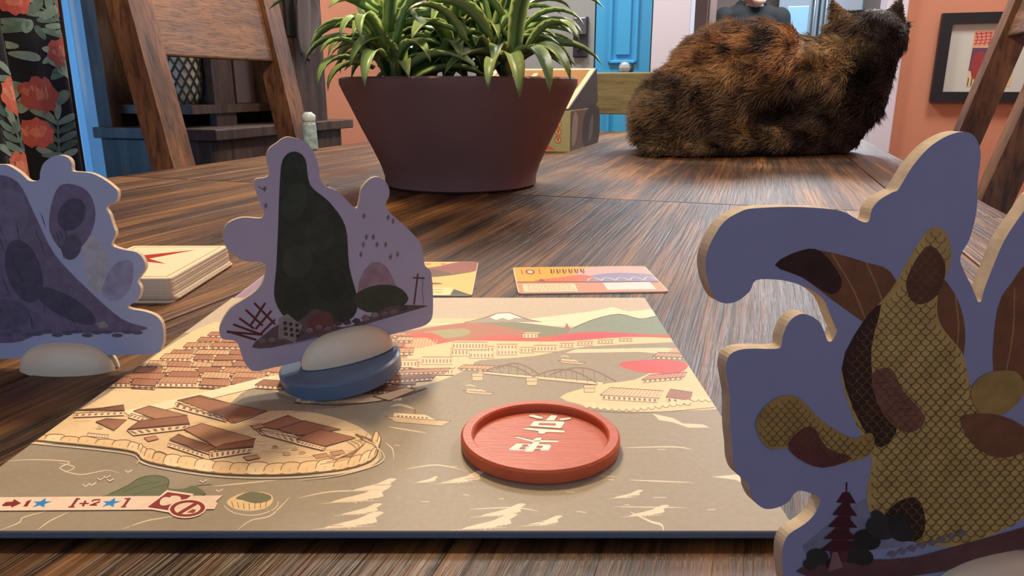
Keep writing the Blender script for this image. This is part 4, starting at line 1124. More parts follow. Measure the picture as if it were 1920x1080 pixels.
hall([(392, 846), (420, 834), (478, 824), (475, 838)], [(392, 850), (475, 840), (470, 850), (394, 862)], (174, 124, 94))
hall([(484, 800), (540, 780), (590, 800), (550, 812)], [(480, 806), (550, 815), (590, 842), (490, 816)], (172, 122, 94))
hall([(520, 806), (570, 790), (640, 806), (560, 818)], [(486, 808), (590, 830), (588, 842), (500, 818)], (164, 114, 88))
hall([(556, 824), (600, 806), (668, 822), (610, 838)], [(560, 826), (612, 840), (606, 846), (556, 834)], (164, 112, 88))
hall([(142, 770), (190, 766), (232, 760), (234, 770)], [(140, 776), (234, 772), (232, 780), (138, 784)], (190, 148, 116))
hall([(180, 792), (200, 786), (238, 788), (214, 808)], [(165, 812), (205, 816), (204, 822), (162, 818)], (172, 124, 96))
for (x, y, w_) in ((270, 822, 22), (456, 858, 26), (586, 854, 26), (618, 848, 24), (470, 800, 20)):
    A.poly([(x, y), (x + w_, y - 4), (x + w_ + 6, y + 2), (x + 8, y + 7)], (196, 148, 112)); A.line([(x, y), (x + w_, y - 4), (x + w_ + 6, y + 2), (x + 8, y + 7), (x, y)], 1.1, INK)
# sea wall stones round the island
wallp = cr([(40, 822), (100, 828), (180, 836), (250, 846), (270, 862), (320, 874), (400, 886), (480, 890), (560, 888), (640, 880), (690, 866), (708, 848), (698, 828), (676, 818)], False, 5)
for i in range(0, len(wallp) - 2, 2):
    (x, y), (x2, y2) = wallp[i], wallp[i + 2]
    for j in (0,):
        xa, ya, xb, yb = x, y, x2, y2
        hh = 19 * (.55 + .45 * min(1, abs(i - 2) / 20)); lean = 6
        if i > len(wallp) - 8: ox, oy = -13, -3
        else: ox, oy = lean, -hh
        qd = [(xa, ya), (xb, yb), (xb + ox, yb + oy + rb_.uniform(-2, 2)), (xa + ox, ya + oy + rb_.uniform(-2, 2))]
        A.poly(qd, rb_.choice([(238, 208, 158), (230, 198, 148), (244, 220, 176)]), 2); A.line(cr(qd, True, 3), 1.5, (120, 86, 56)); A.line([(xa + (xb - xa) * .4 + 1, ya - 3), (xa + (xb - xa) * .4 + 4, ya - hh * .55)], .8, (170, 130, 88))
A.line([(p[0], p[1] + 2) for p in wallp], 2.4, (120, 96, 72))
A.line([(p[0] + (6 if p[0] > 500 else -2), p[1] + 8) for p in wallp], 1.8, (224, 212, 190))
for i in range(4): A.line([(600 + i * 12, 872 - i * 4), (650 + i * 8, 862 - i * 7), (668 + i * 6, 842 - i * 5), (650 + i * 8, 828 - i)], 1.1, (150, 112, 76), 3)
# boats
def boat(x, y, s):
    A.poly([(x, y), (x + 60 * s, y + 6 * s), (x + 130 * s, y + 10 * s), (x + 112 * s, y + 20 * s), (x + 20 * s, y + 12 * s)], (206, 184, 146)); A.poly([(x + 18 * s, y - 6 * s), (x + 80 * s, y - 2 * s), (x + 100 * s, y + 8 * s), (x + 16 * s, y + 4 * s)], (240, 218, 180))
    A.line([(x, y), (x + 60 * s, y + 6 * s), (x + 130 * s, y + 10 * s), (x + 112 * s, y + 20 * s), (x + 20 * s, y + 12 * s), (x, y)], 1.1, (120, 92, 66))
    for i in range(8): A.poly([(x + (24 + i * 8) * s, y + (i * .5 - 1) * s), (x + (28 + i * 8) * s, y + (i * .5 - 1) * s), (x + (28 + i * 8) * s, y + (i * .5 + 2) * s), (x + (24 + i * 8) * s, y + (i * .5 + 2) * s)], (130, 100, 74))
    A.line([(x + 60 * s, y - 4 * s), (x + 58 * s, y - 14 * s)], 4 * s, (150, 112, 84)); A.line([(x + 58 * s, y - 14 * s), (x + 30 * s, y - 22 * s), (x + 10 * s, y - 18 * s)], 5 * s, (226, 206, 168), 3, True)
boat(722, 780, .95); boat(868, 732, .45); boat(1046, 676, .4)
# green rocks near the strip
A.poly([(205, 928), (240, 912), (262, 898), (292, 893), (316, 900), (314, 916), (344, 918), (360, 912), (372, 916), (374, 932), (200, 934)], (104, 112, 84), 3)
A.line([(205, 928), (240, 912), (262, 898), (292, 893), (316, 900), (314, 916)], 1.5, (70, 72, 54), 3); A.line([(230, 924), (262, 912), (300, 904)], 1.2, (80, 84, 62), 3); A.line([(250, 930), (290, 916), (312, 910)], 1.2, (80, 84, 62), 3)
A.poly([(425, 942), (440, 930), (470, 922), (505, 926), (512, 938), (500, 952), (470, 958), (440, 954)], (232, 202, 150), 3)
A.poly([(442, 934), (470, 922), (505, 928), (506, 938), (480, 944), (455, 938)], (110, 114, 86), 3)
for i in range(7): A.line([(434 + i * 11, 940 + abs(i - 3) * -1.2 + 4), (438 + i * 10, 956 - abs(i - 3) * 1.6)], 1.3, (110, 84, 60))
A.line([(420, 948), (440, 962), (480, 966), (515, 954), (522, 940)], 1.6, (224, 212, 188), 3)
# waves and foam
FO = (230, 214, 184)
def wav(pts_, w_=2.2): A.line(pts_, w_, FO, 4, True)
for pts_ in ([(0, 866), (60, 862), (130, 866), (112, 878), (150, 890), (200, 882), (226, 888)], [(110, 868), (140, 876), (120, 886)], [(256, 872), (262, 866), (280, 874)], [(0, 994), (36, 980), (44, 970), (90, 958)], [(70, 994), (95, 976), (130, 960)], [(230, 992), (270, 978), (300, 972), (350, 964)], [(445, 994), (470, 976), (505, 968), (528, 948), (545, 930)],
             [(700, 840), (718, 850), (712, 870), (640, 892), (560, 902)], [(722, 830), (736, 842), (738, 862)], [(560, 934), (620, 922), (700, 920)], [(760, 880), (820, 872), (876, 884)], [(726, 800), (800, 812)], [(400, 912), (460, 906), (520, 900)], [(1170, 840), (1260, 838), (1300, 843)], [(1180, 900), (1300, 905)], [(880, 955), (960, 952), (1010, 958)]): wav(pts_)
def crest(x, y, s, fl=1):
    A.poly([(x, y), (x + 40 * s * fl, y - 12 * s), (x + 80 * s * fl, y - 22 * s), (x + 116 * s * fl, y - 38 * s), (x + 140 * s * fl, y - 36 * s), (x + 120 * s * fl, y - 24 * s), (x + 124 * s * fl, y - 14 * s), (x + 92 * s * fl, y - 8 * s), (x + 60 * s * fl, y - 1 * s)], FO, 2)
    for i in range(5): A.line([(x + (60 + i * 14) * s * fl, y - (8 + i * 4) * s), (x + (58 + i * 13) * s * fl, y + (3 - i * 3) * s)], 2.0 * s, FO)
    A.line([(x - 30 * s * fl, y + 4 * s), (x + 40 * s * fl, y - 2 * s), (x + 120 * s * fl, y - 4 * s)], 2.4 * s, (214, 198, 166), 3, True)
for (x, y, s) in ((866, 992, .75), (900, 968, .62), (608, 990, .8), (620, 942, .8), (660, 920, .6), (985, 986, .5), (1178, 968, .55), (826, 906, .6), (1150, 934, .4), (1300, 806, .0001), (780, 905, .3), (640, 965, .55)): crest(x, y, s)
A.poly([(1224, 776), (1262, 784), (1280, 794), (1318, 796), (1330, 802), (1290, 802), (1262, 792), (1236, 788)], FO); A.poly([(1335, 894), (1380, 890), (1420, 896), (1400, 910), (1380, 900)], FO)
wav([(1182, 960), (1220, 978), (1240, 984), (1244, 996)], 4); wav([(1150, 950), (1290, 952)], 1.8)
for i in range(46):
    x, y = rb_.uniform(60, 1420), rb_.uniform(880, 990)
    if y < 905 and x < 720: continue
    A.line([(x, y), (x + rb_.uniform(20, 60), y + rb_.uniform(-3, 1))], 1.3, (158, 146, 124), 0)
for i in range(40):
    x, y = rb_.uniform(740, 1360), rb_.uniform(780, 960)
    A.line([(x, y), (x + rb_.uniform(8, 26), y + rb_.uniform(-2, 2))], 1.2, (224, 208, 178) if i % 2 else (158, 146, 124))
for (x, y) in ((188, 900), (200, 896), (206, 902), (172, 908), (160, 910), (380, 904), (410, 920), (240, 884)): A.line([(x - 5, y - 2), (x, y + 2), (x + 8, y - 3)], 1.6, (240, 232, 214))
# printed strip with the goal symbols (crop coordinates of the strip)
def Z(*q): return [(x / 3.4286, 860 + y / 3.4286) for x, y in q]
DR = (132, 40, 42)
A.poly(Z((-560, 258), (1432, 242), (1388, 282), (1400, 292), (1380, 330), (-620, 345)), (240, 216, 192))
A.poly(Z((12, 305), (40, 284), (82, 282), (92, 266), (138, 292), (72, 322), (74, 310), (20, 312)), DR)
A.poly(Z((168, 282), (205, 268), (176, 314), (150, 314), (172, 284), (160, 290)), DR)
def star(cx, cy, r, sk):
    p_ = []
    for i in range(10):
        a = -math.pi / 2 + i * math.pi / 5; q_ = r if i % 2 == 0 else r * .42
        x, y = q_ * math.cos(a) * 1.9, q_ * math.sin(a)
        p_.append((cx + x - y * sk, cy + y))
    A.poly(Z(*p_), (38, 138, 208))
star(268, 292, 34, .8); star(714, 290, 34, .8)
def seg(x0, y0, x1, y1, w_, c=DR): A.line(Z((x0, y0), (x1, y1)), w_ / 3.4286, c)
seg(500, 262, 458, 318, 16); seg(492, 264, 516, 264, 9); seg(440, 316, 480, 316, 9)               # [
seg(512, 294, 572, 294, 9); seg(552, 276, 532, 312, 14)                                              # +
A.line(Z((590, 280), (612, 270), (645, 270), (640, 284), (605, 296), (578, 304), (625, 304)), 10 / 3.4286, DR)   # 2
seg(832, 262, 792, 318, 16); seg(802, 264, 842, 262, 9); seg(778, 316, 812, 316, 9)                  # ]
A.poly(Z((1072, 208), (1245, 232), (1225, 262), (1110, 356), (935, 326)), (244, 228, 212))
A.poly(Z((1078, 220), (1232, 242), (1098, 340), (948, 318)), (140, 44, 40))
A.poly(Z((1030, 300), (1034, 270), (1062, 252), (1094, 256), (1100, 246), (1140, 244), (1164, 258), (1150, 280), (1066, 306)), (240, 220, 200), 3)
def el(cx, cy, rx, ry, c):
    A.poly(Z(*[(cx + rx * math.cos(t) - .25 * ry * math.sin(t), cy + ry * math.sin(t)) for t in [2 * math.pi * i / 30 for i in range(30)]]), c)
el(1206, 326, 122, 62, (244, 228, 212)); el(1206, 326, 112, 54, (140, 44, 40)); el(1206, 326, 84, 38, (240, 218, 196))
A.poly(Z((1200, 352), (1240, 330), (1262, 336), (1246, 356)), (150, 70, 60)); seg(1150, 360, 1268, 290, 20, (140, 44, 40))
A.build('harbour_print', ink_mat('board_print', .5, .35, .05, 500), gb)

# ================================================================== round red token
tz0 = None
def disc_center():
    zt = .0086
    a, b = G(1013, 752, zt), G(1013, 880, zt)
    return (a + b) / 2
dc = disc_center(); rD = .0256
tb0 = zb(dc.y); dc = Vector((dc.x, dc.y, tb0)); th_ = .0086 - tb0
rec = .0027; ri = rD * .85
m_tok = pmat('red_stained_wood', (200, 92, 56), .42, .5, var=.18, scale=30, stretch=(1, 9, 1), bump=.12, bscale=160)
Mt = Matrix.Rotation(math.atan(slope), 4, 'X')
tok = thing('round_token', 'round red wooden token with white characters lying on the board', 'token', dc)
tbody = obj('token_body', MB().lathe([(rD - .0008, 0), (rD, .0007), (rD, th_ - .0007), (rD - .0007, th_), (ri + .0005, th_), (ri, th_ - .0005), (ri - .0002, th_ - rec), (.0001, th_ - rec)], dc, 96, Mt), m_tok, tok)
autosmooth(tbody, 35)
zk = dc.z + th_ - rec
A = Art(lambda x, y: G(840 + x / 5.333, 740 + y / 5.333, zk), Vector((0, 0, 1)), 6e-5, 4e-6)
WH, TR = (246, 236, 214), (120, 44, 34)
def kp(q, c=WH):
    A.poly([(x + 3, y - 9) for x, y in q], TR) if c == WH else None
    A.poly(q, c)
kp([(810, 207), (850, 202), (955, 228), (940, 243), (895, 240), (812, 218)]); kp([(1030, 207), (1095, 211), (1045, 290), (945, 285)]); kp([(1110, 246), (1138, 238), (1228, 230), (1226, 244), (1165, 258), (1122, 256)])
kp([(862, 266), (1150, 270), (1168, 278), (1134, 332), (1115, 337), (832, 318), (820, 308)]); A.poly([(912, 284), (1080, 288), (1076, 312), (902, 306)], (168, 74, 52))
kp([(755, 340), (800, 334), (1168, 362), (1163, 382), (1000, 376), (975, 378), (965, 390), (935, 396), (906, 388), (903, 366), (760, 350)])
kp([(670, 428), (690, 422), (850, 458), (882, 432), (936, 430), (926, 456), (1120, 462), (1095, 476), (920, 474), (900, 500), (830, 470), (780, 458)])
kp([(690, 488), (1020, 500), (1032, 515), (988, 588), (970, 592), (612, 552), (615, 540)])
kp([(862, 470), (925, 470), (800, 628), (786, 645), (726, 642), (712, 620), (756, 580)]); kp([(585, 592), (596, 584), (720, 604), (986, 622), (982, 637), (800, 630), (600, 604)])
for (x, y) in ((770, 511), (744, 538), (914, 523), (894, 554)): A.poly([(x - 36, y + 4), (x - 18, y - 13), (x + 30, y - 11), (x + 36, y - 2), (x + 20, y + 13), (x - 24, y + 12)], (150, 66, 48))
A.build('white_characters', ink_mat('token_paint', .45, .4, .03), tok)

# ================================================================== standees
m_card = pmat('pale_lavender_card', (174, 170, 190), .7, .3, var=.06, scale=60)
m_edge = pmat('cream_card_edge', (222, 206, 178), .85, .2, var=.25, scale=300)
m_foot = pmat('cream_wood_foot', (226, 214, 186), .28, .5, coat=.3)
m_print = ink_mat('standee_print', .6, .3, .16, 260)
def make_standee(name, label, outline, base_px, base_z, psi, thick, card, footdims, tilt, foot_px, group, disc=None):
    d = Vector((math.cos(psi), math.sin(psi), 0)); n = Vector((math.sin(psi), -math.cos(psi), 0))   # n: printed side, to the camera
    B = G(*base_px, base_z); B = Vector((B.x, B.y, 0))
    F = lambda x, y: PL(x, y, B + n * (thick / 2), n)
    t = thing(name, label, 'standee', Vector((B.x, B.y, base_z)), group)
    op = cr(outline, True, 3)
    pts = [F(*p) for p in op]
    front = MB().prism(pts, -n * thick)
    o = obj('card', front, card, t)
    o.data.materials.append(m_edge)
    for p in o.data.polygons:
        if len(p.vertices) == 4: p.material_index = 1
    # foot: smooth oval shell split by the slot that grips the card
    a, b, c = footdims
    fc = F(*foot_px) - n * thick / 2
    Mf = Matrix.Rotation(psi, 4, 'Z') @ Matrix.Rotation(-tilt, 4, 'Y')
    for s in (-1, 1):
        fm = MB(); nu, nv2 = 28, 10; rows = []
        for j in range(nv2 + 1):
            ph = math.pi / 2 * j / nv2
            for i in range(nu + 1):
                th2 = math.pi * i / nu
                q_ = Vector((a * math.cos(th2) * math.cos(ph) ** .75, s * (thick / 2 + .0002 + b * math.sin(th2) * math.cos(ph) ** .75), c * math.sin(ph)))
                fm.v.append(fc + Mf @ q_)
        for j in range(nv2):
            for i in range(nu): fm.f.append((j * (nu + 1) + i, j * (nu + 1) + i + 1, (j + 1) * (nu + 1) + i + 1, (j + 1) * (nu + 1) + i))
        fm.f.append(tuple(range(nu + 1)))
        fm.f.append(tuple(j * (nu + 1) for j in range(nv2, -1, -1)) + tuple(j * (nu + 1) + nu for j in range(nv2 + 1)))
        ft = obj('foot', fm, m_foot, t); autosmooth(ft, 50)
    return t, F, n, fc, Mf, d
sg = 'die-cut standees of the game'
def zc1(q): return [(400 + x / 2.159, 240 + y / 2.159) for x, y in q]
out_c = zc1([(310, 36), (370, 55), (405, 95), (428, 160), (430, 200), (450, 232), (500, 255), (540, 292), (578, 326), (592, 290), (600, 245), (630, 210), (660, 198), (690, 210), (710, 240), (712, 275), (697, 310), (712, 340), (745, 370), (800, 420), (840, 470), (852, 530), (858, 558), (880, 582), (888, 650), (888, 755), (870, 790), (830, 808), (715, 838), (600, 872), (450, 915), (350, 945), (250, 968), (170, 985), (140, 968), (118, 930), (100, 875), (80, 860), (40, 855), (25, 830), (32, 790), (70, 730), (130, 690), (172, 660), (202, 620), (215, 562), (190, 542), (130, 540), (80, 510), (50, 480), (40, 430), (60, 385), (120, 362), (190, 366), (205, 345), (188, 300), (168, 235), (172, 207), (213, 200), (228, 180), (215, 125), (225, 85), (260, 58), (280, 43)])
psiC = math.radians(24)
bz_c = zb(G(632, 690, .003).y)
sc, F, nC, fcC, MfC, dC = make_standee('standee', 'die-cut lavender card standee with dark green print on blue-grey disc', out_c, (632, 669), bz_c + .0095, psiC, .0021, m_card, (.0185, .0080, .0120), math.radians(7), (654, 668), sg)
# blue-grey disc under the foot, slightly tilted
dcen = fcC + MfC @ Vector((-.0035, .0, -.0001))
obj('base_disc', MB().lathe([(.0225, -.0075), (.0236, -.0067), (.0238, -.0013), (.0229, -.0004), (.001, 0)], dcen, 64, MfC), pmat('blue_grey_plastic', (88, 112, 140), .35), sc, smooth=False)
autosmooth(bpy.data.objects[[o.name for o in sc.children if o.name.startswith('base_disc')][0]], 40)
print('disc low z', min((sc.children[-1].matrix_world @ v.co + Vector(ORG[sc.name])).z for v in sc.children[-1].data.vertices), 'board', bz_c)
A = Art(lambda x, y: F(400 + x / 2.159, 240 + y / 2.159), nC, 4e-5, 3e-6)
GD = (48, 56, 46)
# plain stand-in patches in the colours of the print
A.poly([(590, 620), (640, 545), (700, 560), (740, 640), (760, 700), (600, 720)], (150, 126, 138), 2)
A.poly([(350, 730), (420, 712), (480, 760), (470, 830), (350, 840)], (150, 126, 138), 2)
A.poly([(325, 95), (372, 125), (392, 230), (470, 300), (535, 400), (550, 560), (585, 720), (520, 790), (330, 790), (250, 700), (255, 560), (262, 400), (268, 240), (280, 130)], GD, 4)
A.poly([(560, 690), (640, 640), (740, 640), (790, 690), (740, 735), (620, 745)], (62, 68, 54), 3)
for (x, y, rx, ry, c) in ((330, 300, 46, 80, (56, 64, 52)), (430, 430, 60, 80, (54, 62, 50)), (340, 540, 60, 70, (58, 66, 54)), (480, 640, 56, 70, (42, 50, 42)), (330, 690, 50, 60, (44, 52, 44)), (440, 760, 60, 24, (60, 66, 56))): A.ell(x, y, rx, ry, c, .3)
# rubble, lattice and pole
A.poly([(155, 888), (200, 842), (270, 790), (320, 800), (400, 740), (440, 740), (490, 800), (560, 800), (640, 760), (720, 720), (850, 718), (852, 726), (700, 770), (560, 812), (400, 858), (250, 888)], (92, 80, 82), 2)
A.poly([(380, 790), (440, 742), (480, 760), (480, 812), (410, 836)], (104, 64, 62), 2)
for i in range(16):
    x = 180 + i * 38; y = 868 - i * 9 + rb_.uniform(-8, 8)
    A.poly([(x, y), (x + 14, y - 14), (x + 32, y - 10), (x + 36, y + 4), (x + 14, y + 10)], rb_.choice([(110, 98, 98), (78, 66, 70), (124, 112, 110)])); A.line([(x, y), (x + 14, y - 14), (x + 32, y - 10), (x + 36, y + 4)], 2, (56, 44, 46))
A.poly([(265, 770), (300, 752), (360, 800), (330, 870), (262, 840)], (134, 128, 124))
for i in range(3):
    for j in range(3): A.poly([(284 + i * 24 + j * 2, 782 + j * 22 + i * 4), (298 + i * 24 + j * 2, 784 + j * 22 + i * 4), (296 + i * 24 + j * 2, 798 + j * 22 + i * 4), (282 + i * 24 + j * 2, 796 + j * 22 + i * 4)], (62, 52, 54))
for (x0, y0, x1, y1) in ((165, 708, 250, 795), (130, 735, 200, 800), (105, 770, 165, 812), (80, 795, 200, 838), (55, 825, 190, 836), (210, 708, 150, 800), (235, 740, 170, 815), (250, 775, 190, 835), (55, 822, 175, 858)): A.line([(x0, y0), (x1, y1)], 9, (92, 44, 42))
A.line([(828, 590), (812, 715)], 7, (96, 62, 64)); A.line([(808, 606), (856, 608)], 6, (96, 62, 64)); A.line([(848, 610), (846, 660), (852, 714)], 2, (96, 80, 90))
for (x, y) in ((600, 470), (612, 440), (655, 470), (690, 470), (738, 510), (700, 360), (720, 375), (602, 355), (710, 520), (205, 312), (200, 245), (590, 510), (640, 440)): A.poly([(x, y), (x + 10, y - 12), (x + 14, y + 4), (x + 6, y + 16)], (128, 104, 116))
A.line([(182, 236), (200, 248), (216, 246)], 3, (78, 70, 80), 2); A.line([(170, 905), (420, 850), (700, 782), (850, 745)], 3, (166, 160, 186), 3)
A.build('front_print', m_print, sc)

# left standee
def zl(q): return [(x / 2.454, 280 + y / 2.454) for x, y in q]
out_l = zl([(0, 70), (40, 75), (95, 110), (135, 145), (180, 140), (184, 108), (200, 65), (240, 35), (280, 27), (315, 40), (330, 65), (331, 95), (345, 103), (420, 110), (480, 140), (520, 170), (542, 195), (535, 240), (487, 266), (505, 300), (520, 350), (533, 390), (512, 438), (560, 460), (630, 475), (662, 510), (668, 550), (642, 590), (632, 610), (648, 640), (635, 690), (587, 723), (600, 735), (660, 745), (715, 765), (745, 800), (753, 860), (745, 910), (715, 940), (600, 945), (300, 955), (0, 965)]) + [(-70, 674), (-150, 668), (-168, 620), (-150, 560), (-165, 470), (-130, 400), (-70, 340), (-40, 312)]
sl, F, nL, fcL, MfL, dL = make_standee('standee', 'die-cut pale blue card standee with purple-grey print beside the card stack', out_l, (128, 690), 0, math.radians(-2), .0021, pmat('pale_blue_card', (172, 182, 210), .7, .3, var=.05, scale=60), (.0205, .0085, .0125), 0, (129, 693), sg)
A = Art(lambda x, y: F(x / 2.454, 280 + y / 2.454), nL, 4e-5, 3e-6)
PUR, PUD = (112, 104, 128), (82, 78, 98)
A.poly([(380, 430), (440, 400), (500, 500), (490, 640), (420, 650)], (176, 176, 184), 3)
A.poly([(-330, 860), (-260, 500), (-160, 200), (-40, 120), (80, 150), (160, 300), (250, 480), (400, 640), (560, 780), (680, 825), (500, 845), (200, 850), (60, 890), (-200, 880)], PUR, 4)
A.poly([(230, 380), (240, 240), (290, 160), (400, 190), (440, 300), (400, 420), (310, 480)], PUR, 4)
for (x, y, rx, ry, c, r0) in ((40, 300, 90, 120, (120, 112, 136), 0), (110, 560, 80, 150, PUD, -.3), (330, 300, 60, 80, PUD, .5), (300, 720, 160, 50, PUD, .5), (20, 760, 120, 70, (98, 92, 116), 0), (330, 450, 44, 60, (92, 88, 106), .3), (-120, 560, 80, 200, PUD, .2)): A.ell(x, y, rx, ry, c, r0)
for i in range(26):
    x, y = rb_.uniform(-40, 330), rb_.uniform(280, 800)
    A.line([(x, y), (x + rb_.uniform(0, 16), y + 30), (x + rb_.uniform(6, 30), y + 70)], 4, (66, 62, 80), 3, True)
A.poly([(470, 660), (500, 570), (540, 520), (610, 520), (600, 640), (530, 700)], (150, 150, 176), 3)
for i in range(18): A.ell(-150 + i * 46, 846 + 10 * math.sin(i * 2.2), 26, 9, (96, 90, 110))
A.poly([(440, 800), (480, 790), (500, 815), (460, 825)], (150, 140, 140))
A.build('front_print', m_print, sl)

# right standee
def z7(q): return [(1300 + x / 2.571, 240 + y / 2.571) for x, y in q]
def z8(q): return [(1300 + x / 2.16, 580 + y / 2.16) for x, y in q]
out_r = z7([(1320, 20), (1355, 40), (1380, 90), (1385, 150), (1372, 250), (1368, 370), (1358, 440), (1330, 540), (1300, 590), (1287, 640), (1310, 700), (1340, 760), (1365, 820), (1375, 838), (1390, 830), (1402, 780), (1440, 680), (1500, 540), (1594, 400)]) + [(1950, 360), (2000, 380), (2050, 470), (2090, 640), (2085, 860), (2110, 980), (2100, 1085), (2040, 1108), (1900, 1114), (1700, 1116), (1500, 1112), (1474, 1100)] + \
    z8([(362, 1050), (360, 1000), (364, 955), (388, 910), (450, 870), (490, 830), (514, 775), (498, 754), (440, 735), (410, 745), (385, 780), (340, 803), (290, 808), (250, 780), (228, 735), (222, 705), (180, 668), (162, 620), (158, 560), (150, 480), (148, 350), (136, 280), (132, 230), (150, 182), (210, 160), (330, 160), (356, 148), (362, 108), (388, 50), (430, 20), (470, 24), (510, 50), (530, 90), (545, 128), (565, 125), (582, 88)]) + \
    z7([(688, 965), (660, 900), (630, 830), (570, 780), (480, 745), (390, 730), (300, 735), (270, 790), (200, 840), (130, 840), (90, 790), (62, 700), (62, 620), (90, 540), (150, 450), (230, 402), (290, 387), (460, 380), (620, 387), (720, 402), (790, 440), (830, 455), (850, 440), (862, 390), (900, 345), (960, 310), (985, 300), (1010, 260), (1060, 180), (1130, 100), (1200, 50), (1270, 22)])
psiR = math.radians(17)
sr, F, nR, fcR, MfR, dR = make_standee('standee', 'die-cut lavender card standee with gold and brown print beside the board', out_r, (1836, 1118), 0, psiR, .0028, pmat('grey_blue_card', (150, 154, 184), .7, .3, var=.06, scale=60), (.0205, .0085, .0125), 0, (1838, 1126), sg)
A = Art(lambda x, y: F(1300 + x / 2.16, 580 + y / 2.16), nR, 4e-5, 3e-6)
GOL, GO2, BR2, DK = (188, 158, 94), (164, 134, 76), (122, 82, 56), (58, 40, 36)
A.poly([(440, 960), (560, 860), (640, 800), (740, 740), (800, 790), (860, 960), (460, 1000)], (132, 134, 152), 0)
# brown fields
A.poly([(330, -180), (440, -240), (560, -230), (700, -190), (800, -150), (860, 0), (800, 120), (700, 60), (560, -40), (440, -130)], BR2, 3)
A.poly([(960, -160), (1060, -60), (1100, 80), (1080, 220), (980, 200), (930, 40)], BR2, 3)
A.poly([(1215, 260), (1230, 0), (1290, -110), (1360, -180), (1460, -60), (1480, 300), (1300, 330)], BR2, 3)
for (x0, y0, x1, y1) in ((700, -190, 790, 90), (560, -225, 700, 50), (1060, -60, 1060, 200), (1300, -90, 1260, 280), (1400, -120, 1400, 300)): A.line([(x0, y0), ((x0 + x1) / 2 + 14, (y0 + y1) / 2), (x1, y1)], 6, (158, 122, 78), 3)
A.poly([(330, -180), (440, -240), (520, -232), (600, -120), (560, -60), (440, -130)], DK, 3)
# one plain golden heap with scale texture, in place of the figure
def inside(p, q):
    r = False
    for k in range(len(q)):
        (x0, y0), (x1, y1) = q[k], q[k - 1]
        if (y0 > p[1]) != (y1 > p[1]) and p[0] < (x1 - x0) * (p[1] - y0) / (y1 - y0) + x0: r = not r
    return r
def scales(q, sz, col):
    lo = min(p[1] for p in q); hi = max(p[1] for p in q); l2 = min(p[0] for p in q); h2 = max(p[0] for p in q)
    y = lo; k = 0
    while y < hi:
        x = l2 + (sz / 2 if k % 2 else 0)
        while x < h2:
            pts_ = [(x + sz / 2 * math.cos(a), y + sz * .55 * math.sin(a)) for a in [math.pi * i / 5 for i in range(6)]]
            if all(inside(p, q) for p in pts_): A.line(pts_, 3, col)
            x += sz
        y += sz * .55; k += 1
heap = cr([(960, -330), (1030, -300), (1040, -180), (990, -60), (1000, 60), (1090, 180), (1130, 330), (1220, 420), (1330, 500), (1400, 640), (1380, 800), (1240, 900), (1060, 960), (880, 940), (760, 900), (700, 760), (720, 600), (640, 420), (600, 240), (680, 60), (800, -80), (880, -220)], True, 4)
A.poly(heap, GOL)
A.poly([(600, 240), (680, 60), (760, -20), (720, 160), (740, 330), (830, 460), (760, 560), (680, 470)], DK, 3)
A.poly([(720, 270), (800, 240), (850, 330), (940, 440), (870, 500), (770, 430)], (128, 84, 72), 3)
for i in range(6): A.line([(740 + i * 22, 300 + i * 26), (800 + i * 22, 290 + i * 28)], 4, (96, 60, 52))
A.poly([(760, 900), (800, 800), (900, 760), (940, 860), (900, 940)], DK, 3)
A.poly([(900, -200), (960, -260), (1020, -180), (990, -60), (900, -20), (860, -100)], (96, 62, 50), 3)
scales(heap, 40, (112, 88, 48))
rock = cr([(250, 470), (280, 400), (350, 350), (430, 360), (520, 450), (640, 520), (720, 500), (720, 580), (620, 620), (500, 600), (400, 560), (300, 560)], True, 4)
A.poly(rock, GO2); A.poly([(380, 540), (470, 470), (540, 560), (640, 600), (520, 640), (420, 600)], (104, 58, 54), 3); scales(rock, 34, (104, 80, 44))
A.poly([(1120, 330), (1180, 260), (1300, 250), (1340, 330), (1260, 420), (1160, 420)], GO2, 3); A.poly([(1080, 440), (1200, 420), (1330, 470), (1360, 560), (1230, 600), (1130, 540)], BR2, 3)
# ground, trees, pagoda
A.poly([(440, 1040), (700, 1010), (900, 1000), (1340, 880), (1500, 860), (1500, 960), (1300, 970), (1000, 1060), (700, 1090), (450, 1075)], (98, 66, 64), 2)
for (x, y, r0) in ((500, 1000, 46), (470, 1030, 30), (560, 1030, 30), (640, 980, 60), (700, 930, 56), (760, 880, 66), (830, 860, 50), (740, 830, 26), (680, 1000, 46), (600, 960, 40), (840, 900, 50)): A.ell(x, y, r0, r0 * .75, rb_.choice([(48, 46, 44), (56, 54, 50), (42, 42, 42)]), .2, 14)
for i in range(5):
    y = 740 + i * 48; w_ = 34 + i * 8
    A.poly([(618 - i * 8 - w_ * .55, y + 40), (618 - i * 8 + w_ * .55, y + 40), (618 - i * 8 + w_ * .5, y + 84), (618 - i * 8 - w_ * .5, y + 84)], (92, 46, 50))
    A.poly([(618 - i * 8 - w_ * 1.2, y + 42), (618 - i * 8 - w_ * .4, y), (618 - i * 8 + w_ * .4, y), (618 - i * 8 + w_ * 1.2, y + 46)], (74, 34, 40))
A.line([(620, 700), (619, 742)], 7, (74, 34, 40)); A.poly([(540, 1060), (560, 980), (580, 980), (600, 1040)], (140, 104, 104))
for i in range(8): A.poly([(780 + i * 40, 990 - i * 12), (800 + i * 40, 975 - i * 12), (822 + i * 40, 985 - i * 12), (806 + i * 40, 1004 - i * 12)], (120, 110, 116))
A.build('front_print', m_print, sr)

